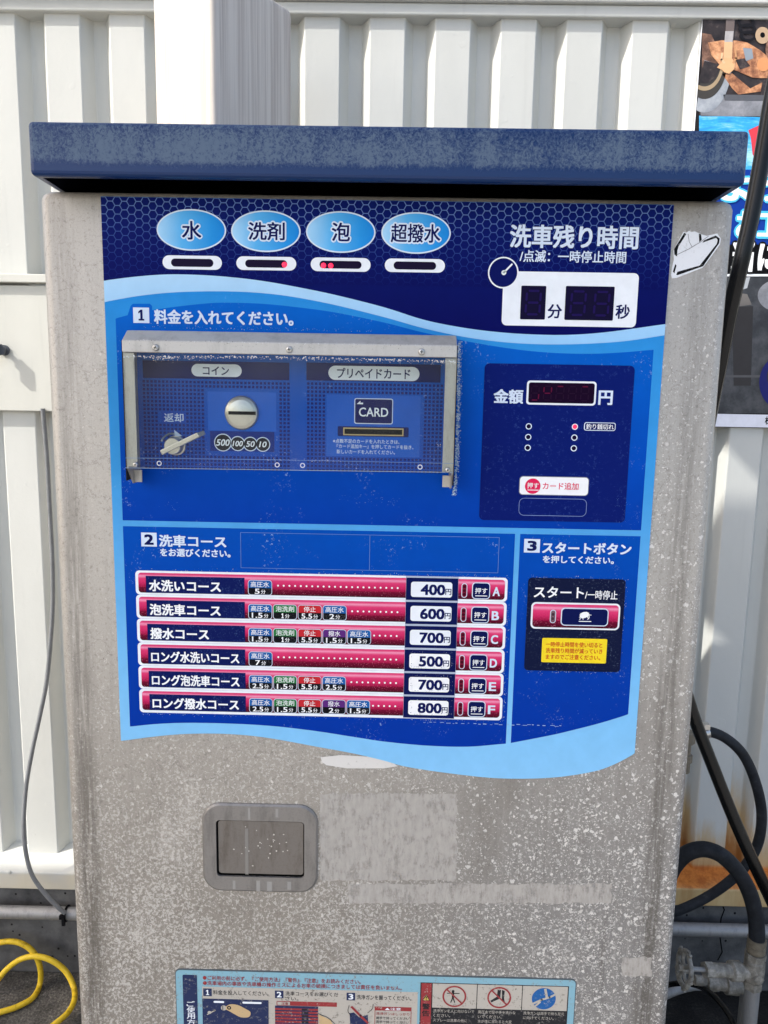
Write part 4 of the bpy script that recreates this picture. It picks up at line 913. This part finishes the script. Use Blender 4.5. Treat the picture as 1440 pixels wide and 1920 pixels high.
# instruction sign along the lower edge
SY = -.0014
def sY(n): return SY-LAY*n
M_SIGN = worn('faded_pale_blue', (134, 176, 190), (136, 130, 122), .95, 300); M_SIGNWHITE = worn('faded_white', (184, 177, 166), (108, 102, 94), 1.0, 300)
S_NAVY = worn('faded_navy', (46, 54, 86), (140, 138, 134), .9, 300); S_RED = worn('faded_red', (150, 60, 62), (170, 160, 150), 1.0, 340); S_BLACK = worn('faded_black', (46, 46, 48), (156, 152, 146), .85, 320); S_BLUE = worn('faded_blue', (44, 96, 156), (172, 172, 168), .8, 300); S_TAN = worn('faded_tan', (198, 170, 128), (150, 140, 130), .5, 420); S_YEL = worn('faded_yellow', (206, 176, 90), (150, 140, 120), .4, 420)
def sr(x0, y0, x1, y1): return RC(x0, y0+8.4*0, x1, y1)
b = MB(); zs = (U(340, 1815).z+U(1070, 1838).z)/2; xs0 = U(331, 1850).x; xs1 = U(1077, 1870).x; zbm = zs-.20
b.rrect((xs0-.0008, zbm, xs1+.0008, zs+.0008), mm(10), SY*.6, flat((96, 104, 108), .6), .001); b.rrect((xs0, zbm, xs1, zs), mm(9), SY, M_SIGN)
def tl(px, dy, hgt=None): return zs-mm(dy)*1.16                           # height below the sign's top edge
def sbox(x0, dy0, x1, dy1): return (U(x0, 1870).x, tl(0, dy1), U(x1, 1870).x, tl(0, dy0))
b.rect(sbox(380, 32, 783, 170), sY(1), M_SIGNWHITE)
b.rrect(sbox(344, 9, 371, 170), mm(3), sY(1), S_NAVY)
for j, ch in enumerate('ご使用方法'): b.text(ch, sbox(350.5, 62+j*12.6, 365.5, 73+j*12.6), sY(2), WHITE, .016)
b.text('●ご利用の前に必ず、『ご使用方法』『警告』『注意』をお読みください。', sbox(382, 9.5, 676, 18.5), sY(2), S_RED, .012)
b.text('●洗車場内の事故や洗車機の操作ミスによるお車の破損につきましては責任を負いません。', sbox(382, 20, 753, 29), sY(2), S_RED, .012)
for x_, dy, ch in ((382, 35.5, '1'), (516, 36, '2'), (650, 36.5, '3')):
    b.rect(sbox(x_, dy, x_+16, dy+15.5), sY(2), S_NAVY)
    if ch == '1': one(b, sbox(x_+4.5, dy+2.5, x_+11.5, dy+13), sY(3), WHITE)
    else: b.text(ch, sbox(x_+(6.3 if ch == '1' else 4), dy+2.5, x_+(9.3 if ch == '1' else 12), dy+13), sY(3), WHITE, .03)
b.text('料金を投入してください。', sbox(400.5, 38, 504, 47.5), sY(2), S_BLACK, .008); b.text('洗車コースをお選びくだ', sbox(535.5, 37, 634, 45.5), sY(2), S_BLACK, .008); b.text('さい。', sbox(535.5, 48, 560, 55.5), sY(2), S_BLACK, .008)
b.text('洗浄ガンを握ってください。', sbox(669, 40, 771, 49.5), sY(2), S_BLACK, .008)
sign = b.build('instruction_sign', kiosk)
b = MB(); b.rect(sbox(380, 56, 504, 130), sY(2), S_NAVY); b.rrect(sbox(401, 60, 421, 64), 1, sY(3), WHITE); b.rrect(sbox(455, 60, 491, 64), 1, sY(3), WHITE)
def sp_(x_, dy): return (U(x_, 1870).x, tl(0, dy))
b.ell(sp_(420, 74), mm(6), mm(6), sY(3), M_SIGNWHITE, 16); b.rect(sbox(417.5, 70, 419, 78), sY(4), S_BLACK)
b.poly([sp_(*q) for q in sp2([(424, 71), (432, 66), (446, 67), (460, 74), (470, 81), (467, 91), (452, 92), (440, 86), (430, 80), (424, 77)], 3)], sY(3.6), S_TAN); b.ring(sp_(430, 73), mm(2), mm(4.5), sY(4.4), S_BLACK, 14)
b.ell(sp_(393, 84), mm(4), mm(3.5), sY(3), M_SIGNWHITE, 12); b.line([sp_(389, 88), sp_(404, 79)], mm(2.2), sY(4), M_SIGNWHITE); b.build('coin_picture', sign)
b = MB(); b.rect(sbox(519, 57, 632, 66), sY(2), S_RED); b.rect(sbox(520.5, 58.3, 544, 64.7), sY(3), M_SIGNWHITE); b.text('注意', sbox(528, 59, 541, 64), sY(4), S_RED, .008)
b.rect(sbox(516, 66.5, 597, 130), sY(2), S_NAVY)
for j in range(8): b.rect(sbox(516, 71+j*6.4, 597, 75+j*6.4), sY(3), S_RED); b.rrect(sbox(566, 71.3+j*6.4, 579, 74.7+j*6.4), mm(1), sY(4), S_BLACK)
b.line([sp_(*q) for q in sp2([(597, 80), (605, 84), (615, 88), (628, 100)], 4)], mm(1.4), sY(3), S_BLACK); b.poly([sp_(*q) for q in ((597, 82), (606, 86), (620, 93), (626, 104), (600, 104))], sY(2.5), S_TAN); b.build('course_picture', sign)
b = MB(); b.line([sp_(660, 65), sp_(676, 82), sp_(690, 96)], mm(5), sY(4), S_RED); b.poly([sp_(*q) for q in ((656, 78), (664, 76), (674, 86), (690, 80), (692, 110), (658, 110))], sY(3), S_NAVY); b.line([sp_(*q) for q in sp2([(655, 62), (653, 74), (660, 84)], 4)], mm(1.2), sY(4), S_BLACK); b.line([sp_(*q) for q in sp2([(700, 58), (698, 68), (690, 76)], 4)], mm(1.2), sY(4), S_BLACK)
b.rect(sbox(703, 63, 772, 71), sY(2), S_RED); b.text('▲注意', sbox(722, 64.3, 752, 69.7), sY(3), WHITE, .01); b.frame(rr(sbox(703, 71, 772, 125), .0002, 2), rr(sbox(704.2, 71, 770.8, 124), .0002, 2), sY(2), S_RED)
b.text('洗浄ガンはしっかり', sbox(706, 74, 768, 80), sY(3), S_RED, .006)
for j in range(4): b.text('両手で持ってください', sbox(706, 83+j*8, 768, 89+j*8), sY(3), S_BLACK, .004)
b.build('gun_picture', sign)
b = MB(); b.rect(sbox(787.5, 12, 1065, 150), sY(1), S_BLACK); b.rect(sbox(789.5, 13.2, 808.5, 150), sY(2), S_RED)
t0 = [sp_(799, 35), sp_(792, 48), sp_(806, 48)]; b.poly(t0, sY(3), S_BLACK); b.poly([sp_(799, 37.5), sp_(794, 47), sp_(804, 47)], sY(4), S_YEL); b.text('!', sbox(798, 39.5, 800, 46), sY(5), S_BLACK, .02)
b.text('警', sbox(792, 54, 806, 66), sY(3), S_BLACK, .02); b.text('告', sbox(792, 68, 806, 80), sY(3), S_BLACK, .02)
for j, (x0, x1) in enumerate(((810.5, 893), (894.5, 977.5), (979, 1063))): b.rect(sbox(x0, 13.2, x1, 62), sY(2), M_SIGNWHITE)
for (x0, lines) in ((813, ('洗浄ガンを人に向けないで', 'ください。', 'スプレーは洗車の他に')), (897, ('高圧水で足や手を洗わな', 'いでください。', '水が体に当たると大変')), (982, ('洗浄ガンは両手で持ち足元', 'に向けてください。', ''))):
    for j, tx in enumerate(lines):
        if tx: b.text(tx, sbox(x0, 65+j*9.5, x0+6.4*len(tx), 71.5+j*9.5), sY(2), M_SIGNWHITE, .004)
pic = b.build('warning_table', sign)
c1 = sp_(851.5, 38); c2 = sp_(935.5, 38); c3 = sp_(1019, 38)
for c_, kind in ((c1, 0), (c2, 1), (c3, 2)):
    b = MB()
    if kind < 2:
        d = mm(16)
        if kind == 0:
            px_, pz_ = c_[0]-mm(3), c_[1]
            b.ell((px_, pz_+mm(12)), mm(3), mm(3), sY(3), S_BLACK, 12); b.line([(px_, pz_+mm(9)), (px_, pz_-mm(2))], mm(4.5), sY(3), S_BLACK); b.line([(px_, pz_-mm(2)), (px_-mm(4), pz_-mm(14))], mm(2.4), sY(3), S_BLACK); b.line([(px_, pz_-mm(2)), (px_+mm(4), pz_-mm(14))], mm(2.4), sY(3), S_BLACK); b.line([(px_-mm(12), pz_+mm(7)), (px_+mm(13), pz_+mm(7))], mm(2), sY(3), S_BLACK)
        else:
            b.poly([(c_[0]+mm(x), c_[1]+mm(z)) for x, z in ((-4, 18), (3, 18), (2, -2), (-16, -12), (-18, -8), (-5, 2))], sY(3), S_BLACK); b.poly([(c_[0]+mm(x), c_[1]+mm(z)) for x, z in ((5, 18), (11, 16), (10, 0), (12, -10), (6, -8))], sY(3), S_BLACK)
        b.ring(c_, mm(21.5), mm(25), sY(4), S_RED, 40); b.line([(c_[0]-d, c_[1]+d), (c_[0]+d, c_[1]-d)], mm(3.2), sY(4.5), S_RED)
    else:
        b.ell(c_, mm(25), mm(25), sY(3), S_BLUE, 40); b.line([(c_[0]-mm(22), c_[1]-mm(12)), (c_[0]-mm(4), c_[1]-mm(2)), (c_[0]+mm(12), c_[1]+mm(4)), (c_[0]+mm(22), c_[1]+mm(10))], mm(4.5), sY(4), M_SIGNWHITE); b.line([(c_[0]+mm(2), c_[1]+mm(22)), (c_[0]+mm(6), c_[1]+mm(4))], mm(5), sY(4.5), M_SIGNWHITE); b.line([(c_[0]-mm(18), c_[1]-mm(18)), (c_[0]-mm(8), c_[1]-mm(8))], mm(4), sY(4.8), M_SIGNWHITE)
    b.build('warning_symbol', pic if False else sign)

# ------------------------------------------------------------------ THINGS AROUND IT
# galvanised pipe along the kerb
pz = U(60, 1711, .815).z
b = MB(); b.tube([(-4, .815, pz), (4, .815, pz)], .0142, M_GALV, 20)
tag(b.build('kerb_pipe'), 'grey galvanised pipe running along the foot of the concrete kerb', 'pipe')
p = U(124, 1711, .815)
tie = MB()
tie.tube([(p.x+.002*math.cos(0), .815+.0155*math.sin(a*math.pi/12), pz+.0155*math.cos(a*math.pi/12)) for a in range(25)], .0028, M_TIE, 8, caps=False); tie.box(p.x-.006, p.x+.005, .792, .800, pz+.001, pz+.010, M_TIE); tie.box(p.x-.003, p.x+.004, .7965, .8005, pz-.018, pz+.001, M_TIE)
tag(tie.build('cable_tie'), 'black cable tie looped round the galvanised pipe beside the machine', 'cable tie')
pts = [(80, 766, .862), (83, 800, .862), (88, 860, .862), (93, 950, .86), (98, 1050, .858), (99, 1130, .856), (95, 1200, .854), (87, 1280, .85), (73, 1350, .845), (60, 1410, .84), (49, 1475, .83), (44.5, 1540, .818), (48, 1595, .806), (60, 1640, .798), (84, 1675, .793), (108, 1700, .793), (122, 1712, .797)]
b = MB(); b.tube(spline([U(*q) for q in pts], 6), .0047, M_GREYCABLE, 12)
tag(b.build('grey_cable'), 'grey cable hanging down the wall from the white rail to the kerb pipe', 'cable')
# yellow hose: on the ground and leaning on the kerb
def YH(x_, y_, off=.0):
    gpt = UG(x_, y_, .008+off)
    return U(x_, y_, .805-off*.6) if gpt.y > .805-off*.6 else gpt
ya = [(-120, 1830), (-70, 1790), (-20, 1772), (20, 1765), (48, 1773), (67, 1792), (76, 1820), (74, 1848), (62, 1870), (40, 1884), (10, 1895), (-60, 1912)]
yb = [(-60, 1912), (-90, 1900), (-60, 1870), (-15, 1848), (12, 1818), (38, 1799), (66, 1793), (95, 1800), (122, 1820), (138, 1850), (139, 1876), (126, 1900), (100, 1922), (60, 1950)]
pts = [YH(x_, y_, 0) for x_, y_ in ya]+[YH(x_, y_, .014) for x_, y_ in yb[1:-1]]+[YH(60, 1950, 0)]
b = MB(); b.tube(spline(pts, 8), .0062, M_YELLOW, 14)
tag(b.build('yellow_hose'), 'thin yellow hose coiled in two loops on the asphalt by the kerb', 'hose')
# wash hose: black, hanging past the machine's right side
pts = [(1504, -40, .30), (1474, 60, .30), (1449, 180, .30), (1430, 290, .30), (1410, 400, .30), (1390, 490, .30), (1369, 580, .31), (1350, 680, .33), (1330, 780, .36), (1308, 900, .40), (1284, 1040, .42), (1272, 1150, .43), (1276, 1250, .43), (1298, 1335, .43), (1334, 1430, .42), (1374, 1530, .41), (1414, 1620, .40), (1452, 1700, .40), (1490, 1780, .39)]
b = MB(); b.tube(spline([U(*q) for q in pts], 8), .0112, M_RUBBER, 20, rfun=lambda t: .0106-.0008*t)
tag(b.build('wash_hose'), 'long glossy black pressure hose hanging beside the right edge of the machine', 'hose')
# supply hose with clamp, from the machine's back corner
hs = empty('supply_hose', U(1322, 1372, .64), 'dusty grey rubber hose arching from a steel clamp behind the machine', 'hose')
pts = [(1306, 1376, .64), (1330, 1372, .64), (1362, 1385, .64), (1394, 1416, .64), (1417, 1468, .65), (1428, 1525, .66), (1422, 1578, .67), (1400, 1620, .68), (1366, 1654, .69), (1322, 1684, .70), (1270, 1708, .70), (1220, 1722, .70)]
b = MB(); b.tube(spline([U(*q) for q in pts], 8), .0098, M_RUBBER_DULL, 16); b.build('tube', hs)
p0, p1 = U(1318, 1374, .64), U(1329, 1372, .64); b = MB(); b.lathe(p0, p1-p0, [(0, .0112), (.002, .0122), (.009, .0122), (.011, .0112)], M_SCREW, 18); q = U(1323, 1362, .635); b.box(q.x-.005, q.x+.006, .628, .640, q.z-.004, q.z+.006, M_SCREW); b.build('hose_clamp', hs)
q = U(1286, 1392, .64); b = MB(); b.lathe((q.x, .64, q.z-.06), (0, 0, 1), [(0, .011), (.02, .011), (.021, .014), (.036, .014), (.037, .010), (.06, .010), (.061, .0165), (.082, .0165)], M_BRASSDARK, 8, False); b.build('elbow_fitting', hs)
# valve with hose and handwheel
VY = .46
vp_ = U(1413, 1822, VY)
va = empty('gate_valve', (vp_.x, VY, 0), 'weathered bronze gate valve with spoked handwheel on a short upright pipe', 'valve')
b = MB(); b.tube([(vp_.x+.001, VY, 0), (vp_.x+.001, VY, vp_.z-.020)], .0125, M_GALV, 20); b.build('riser_pipe', va)
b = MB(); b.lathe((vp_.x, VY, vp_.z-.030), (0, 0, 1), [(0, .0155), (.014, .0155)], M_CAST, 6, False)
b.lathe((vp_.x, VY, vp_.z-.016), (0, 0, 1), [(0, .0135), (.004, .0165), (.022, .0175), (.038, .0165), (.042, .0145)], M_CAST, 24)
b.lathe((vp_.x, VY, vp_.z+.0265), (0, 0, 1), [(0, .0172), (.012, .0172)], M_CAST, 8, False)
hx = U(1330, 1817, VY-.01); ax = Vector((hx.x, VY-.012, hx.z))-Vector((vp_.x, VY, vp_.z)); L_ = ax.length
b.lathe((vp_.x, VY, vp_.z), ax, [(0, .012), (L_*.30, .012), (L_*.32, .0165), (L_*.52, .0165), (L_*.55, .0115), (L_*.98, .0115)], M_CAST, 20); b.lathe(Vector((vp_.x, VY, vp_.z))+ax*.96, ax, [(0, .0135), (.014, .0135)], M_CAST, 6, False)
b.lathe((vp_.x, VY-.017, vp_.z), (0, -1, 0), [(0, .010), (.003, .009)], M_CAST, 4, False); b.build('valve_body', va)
hw = U(1283, 1816, VY-.02); hw = Vector((hw.x, VY-.02, hw.z)); b = MB(); b.tube([Vector((vp_.x, VY, vp_.z))+ax, hw], .0042, M_GALV, 12); b.build('stem', va)
b = MB(); ad = Vector((-.985, .03, .14)).normalized(); u1 = ad.orthogonal().normalized(); u2 = ad.cross(u1); rw = .0275
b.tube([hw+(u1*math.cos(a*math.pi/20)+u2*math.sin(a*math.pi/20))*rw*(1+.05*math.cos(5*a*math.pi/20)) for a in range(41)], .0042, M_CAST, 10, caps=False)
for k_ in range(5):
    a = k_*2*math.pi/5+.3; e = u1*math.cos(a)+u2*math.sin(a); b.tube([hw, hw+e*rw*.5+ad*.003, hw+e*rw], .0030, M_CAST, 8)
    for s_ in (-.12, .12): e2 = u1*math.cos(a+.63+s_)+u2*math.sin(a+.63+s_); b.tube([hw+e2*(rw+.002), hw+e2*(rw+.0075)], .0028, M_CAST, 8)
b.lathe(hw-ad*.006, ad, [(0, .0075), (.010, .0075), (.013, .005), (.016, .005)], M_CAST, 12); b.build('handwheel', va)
sv = MB(); sx_ = U(1372, 1846, .53); ex_ = U(1322, 1840, .53); d = Vector((ex_.x-sx_.x, 0, ex_.z-sx_.z)); st0 = Vector((sx_.x+.03, .53, sx_.z-.003))
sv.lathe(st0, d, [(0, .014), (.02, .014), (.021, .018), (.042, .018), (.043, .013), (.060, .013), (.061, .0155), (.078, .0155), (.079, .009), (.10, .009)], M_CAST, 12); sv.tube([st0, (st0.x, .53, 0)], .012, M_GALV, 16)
tag(sv.build('pipe_union'), 'corroded hexagonal pipe union lying low behind the valve with the handwheel', 'pipe fitting')
# thick hose arching into the valve
ah = empty('arched_hose', U(1420, 1760, VY), 'thick black rubber hose arching over into the top of the gate valve', 'hose')
pts = [(1236, 1700, .50), (1250, 1655, .50), (1266, 1622, .49), (1288, 1600, .48), (1318, 1592, .47), (1350, 1602, .46), (1380, 1630, .46), (1403, 1668, .46), (1416, 1712, .46), (1419, 1756, .46), (1417, 1780, .46)]
b = MB(); b.tube(spline([U(*q) for q in pts], 8), .0132, M_RUBBER_DULL, 20); b.build('tube', ah)
c0_ = U(1417, 1768, VY); b = MB(); b.lathe((vp_.x, VY, vp_.z+.039), (0, 0, 1), [(0, .0145), (.003, .0155), (.012, .0155), (.0125, .0145), (.016, .0145), (.0165, .0155), (.026, .0152)], M_BRASSDARK, 24); b.build('crimp_collar', ah)
# thin cable by the valve and a grey bent pipe
pts = [UG(1180, 1868, .02), U(1255, 1846, .60), U(1300, 1846, .56), U(1332, 1862, .50), U(1358, 1890, .46), U(1380, 1930, .42), U(1392, 1990, .38)]
b = MB(); b.tube(spline(pts, 8), .0050, M_RUBBER, 12); tag(b.build('black_cable'), 'thin glossy black cable drooping to the ground under the valve handwheel', 'cable')
pts = [U(1150, 1912, .62), U(1215, 1880, .63), U(1262, 1858, .64), U(1300, 1848, .66), U(1345, 1850, .68)]
b = MB(); b.tube(spline(pts, 8), .0095, M_GALV, 14); tag(b.build('bent_pipe'), 'short grey bent pipe behind the valve near the ground', 'pipe')

# poster on the wall
po = empty('wall_poster', (.80, .87, 1.30), 'large printed poster of a rusty vehicle underbody on the wall at the right', 'poster')
QY = .878
pxl = .5890; pzb = U(1340, 801, QY).z; pzt = U(1316, 29, QY).z+.001
b = MB(); b.prism([(pxl, pzb), (1.45, pzb), (1.45, pzt), (pxl, pzt)], YF-.001, QY, flat((210, 214, 222)), flat((40, 38, 40), .5)); sheet = b.build('sheet', po)
def q7(x, y): v = U(1260+x*.28125, 20+y*.28125, QY); return (max(v.x, pxl+.0005), v.z)
def L7(n): return QY-.00025*n
P_RUST = noisy('rusty_print', [(.34, (70, 48, 40)), (.46, (150, 100, 72)), (.56, (206, 150, 108)), (.7, (232, 190, 150))], 50, .5, 0, .001)
P_DARK = noisy('dark_print', [(.36, (22, 20, 22)), (.52, (54, 47, 47)), (.62, (104, 92, 86)), (.72, (160, 146, 134))], 34, .5, 0, .001)
P_BROWN = noisy('brown_print', [(.34, (54, 40, 36)), (.5, (104, 76, 62)), (.7, (170, 130, 108))], 60, .5, 0, .001)
P_GREY = noisy('grey_print', [(.34, (84, 86, 90)), (.5, (128, 130, 136)), (.7, (178, 178, 184))], 16, .5, 0, .001)
P_TYRE = noisy('tyre_print', [(.34, (110, 116, 124)), (.5, (142, 148, 156)), (.7, (186, 190, 194))], 22, .5, 0, .001)
P_LOW = noisy('engine_print', [(.36, (30, 32, 36)), (.5, (56, 58, 62)), (.64, (92, 93, 96)), (.74, (134, 134, 136))], 12, .45, 0, .001)
P_STEEL = noisy('steel_print', [(.34, (140, 140, 144)), (.7, (196, 190, 186))], 30, .5, 0, .001)
P_AZ = noisy('azure_print', [(.36, (20, 110, 190)), (.5, (60, 170, 226)), (.66, (190, 232, 246))], 14, .45, 0, .001, (1, 1, 5))
P_ROYAL = flat((24, 60, 150)); P_REDP = flat((214, 70, 82)); P_TAN = flat((226, 180, 138)); P_CYAN = flat((80, 190, 232)); P_BLK = flat((22, 22, 24))
b = MB()
E7 = 1500
b.poly([q7(180, 40), q7(E7, 40), q7(E7, 705), q7(180, 705)], L7(1), P_DARK)
b.poly([q7(x, y) for x, y in ((200, 150), (262, 160), (300, 240), (330, 300), (290, 380), (200, 420))], L7(2), P_BROWN)
def e7(cx_, cy_, rx_, ry_, n_, mat, a0=0, a1=360, hole=0):
    A_ = [a0+(a1-a0)*i/36 for i in range(37)]
    pt = [(cx_+rx_*math.cos(R(a)), cy_+ry_*math.sin(R(a))) for a in A_]
    if hole: pt += [(cx_+rx_*hole*math.cos(R(a)), cy_+ry_*hole*math.sin(R(a))) for a in A_[::-1]]
    elif a1-a0 < 359: pt.append((cx_, cy_))
    b.poly([q7(*q_) for q_ in pt], L7(n_), mat)
b.poly([q7(x, y) for x, y in ((190, 480), (240, 560), (330, 580), (640, 570), (E7, 560), (E7, 705), (190, 705))], L7(2), P_GREY)
e7(215, 330, 185, 350, 3, P_TYRE, 10, 120); e7(215, 340, 150, 250, 4, flat((70, 68, 66)), 10, 120); e7(215, 335, 130, 200, 5, flat((168, 148, 120)), 15, 120, .86); e7(215, 335, 105, 150, 5.5, P_DARK, 10, 120)
b.poly([q7(x, y) for x, y in ((340, 560), (E7, 575), (E7, 610), (350, 600))], L7(3), flat((92, 94, 100)))
b.poly([q7(x, y) for x, y in ((238, 215), (330, 200), (430, 202), (500, 215), (580, 262), (640, 310), (1200, 420), (1200, 520), (640, 452), (540, 450), (420, 400), (330, 380), (262, 300))], L7(6), P_RUST)
b.poly([q7(x, y) for x, y in ((470, 250), (530, 255), (540, 320), (490, 340))], L7(7), flat((140, 150, 160))); b.poly([q7(x, y) for x, y in ((420, 330), (480, 320), (520, 372), (450, 395))], L7(7), P_DARK); b.poly([q7(x, y) for x, y in ((330, 420), (400, 420), (520, 520), (600, 480), (590, 540), (440, 560), (400, 520))], L7(4), P_RUST)
b.poly([q7(x, y) for x, y in ((357, 40), (418, 40), (402, 235), (352, 235))], L7(8), flat((112, 102, 100))); b.poly([q7(x, y) for x, y in ((352, 140), (408, 140), (400, 215), (346, 215))], L7(8.6), P_STEEL); b.poly([q7(x, y) for x, y in ((346, 212), (402, 212), (396, 330), (338, 330))], L7(9), P_TAN)
b.poly([q7(x, y) for x, y in ((296, 382), (325, 350), (340, 318), (395, 318), (416, 352), (412, 392), (378, 424), (345, 414), (330, 398))], L7(9.6), flat((224, 176, 132))); b.line([q7(330, 290), q7(326, 330), q7(345, 350)], .004, L7(10), flat((226, 190, 150))); b.line([q7(418, 262), q7(424, 320), q7(405, 350)], .004, L7(10), flat((200, 150, 110)))
for i in range(3): e7(490+i*8, 80+i*45, 60, 36, 7+i*.4, flat((34, 34, 38)), 0, 360, .62)
e7(600, 168, 48, 56, 9, flat((186, 160, 132))); e7(600, 166, 16, 18, 9.6, P_BLK); e7(606, 362, 42, 46, 9, flat((214, 150, 104))); e7(700, 260, 80, 100, 8, P_BROWN)
b.poly([q7(x, y) for x, y in ((180, 700), (640, 712), (E7, 700), (E7, 1075), (180, 1075))], L7(2), P_AZ)
b.poly([q7(x, y) for x, y in ((508, 798), (590, 760), (700, 728), (900, 740), (900, 960), (640, 900), (560, 995), (536, 960), (524, 850))], L7(4), P_REDP)
b.poly([q7(x, y) for x, y in ((180, 1060), (E7, 1060), (E7, 1600), (180, 1600))], L7(3), P_ROYAL)
b.poly([q7(x, y) for x, y in ((180, 1560), (E7, 1560), (E7, 1775), (180, 1775))], L7(4), P_BLK)
b.poly([q7(x, y) for x, y in ((180, 1757), (E7, 1757), (E7, 1772), (180, 1772))], L7(5), WHITE)
def q7r(x0, y0, x1, y1): a, c = q7(x0, y1), q7(x1, y0); return (a[0], a[1], c[0], c[1])
b.text('よう', q7r(325, 1085, 760, 1262), L7(9), PUREWHITE, .04, outline=.006, omat=P_CYAN)
b.text('お工', q7r(425, 1345, 720, 1505), L7(9), PUREWHITE, .04, outline=.006, omat=P_CYAN)
b.text('当に', q7r(395, 1545, 720, 1735), L7(9), PUREWHITE, .04, outline=.006, omat=P_BLK)
b.poly([q7(x, y) for x, y in ((180, 1775), (E7, 1775), (E7, 2685), (180, 2685))], L7(2), P_LOW)
b.poly([q7(x, y) for x, y in ((430, 1790), (520, 1776), (500, 1850), (440, 1870))], L7(3.5), flat((168, 172, 176))); b.poly([q7(x, y) for x, y in ((425, 1880), (500, 1890), (530, 1960), (430, 1975))], L7(3.5), flat((120, 116, 112)))
e7(720, 1900, 150, 110, 3.5, P_GREY); b.poly([q7(x, y) for x, y in ((400, 1975), (540, 1970), (525, 2500), (410, 2500))], L7(3), flat((64, 63, 64))); e7(750, 2480, 170, 190, 4, flat((44, 46, 110))); e7(770, 2440, 140, 130, 4.5, flat((60, 60, 66)))
b.poly([q7(x, y) for x, y in ((250, 2430), (E7, 2430), (E7, 2445), (250, 2445))], L7(3.6), flat((96, 96, 98)))
b.build('picture', po)
b = MB(); r = RC(1200, 776, 2000, 800.5, QY); b.poly([(pxl+.0005, U(1380, 800.5, QY).z), (1.449, U(1380, 800.5, QY).z), (1.449, U(1380, 776.5, QY).z), (pxl+.0005, U(1380, 776.5, QY).z)], L7(8), flat((232, 234, 244)))
b.text('株', RC(1433.5, 781, 1447, 796, QY), L7(9), P_BLK, .02); b.build('caption_strip', po)
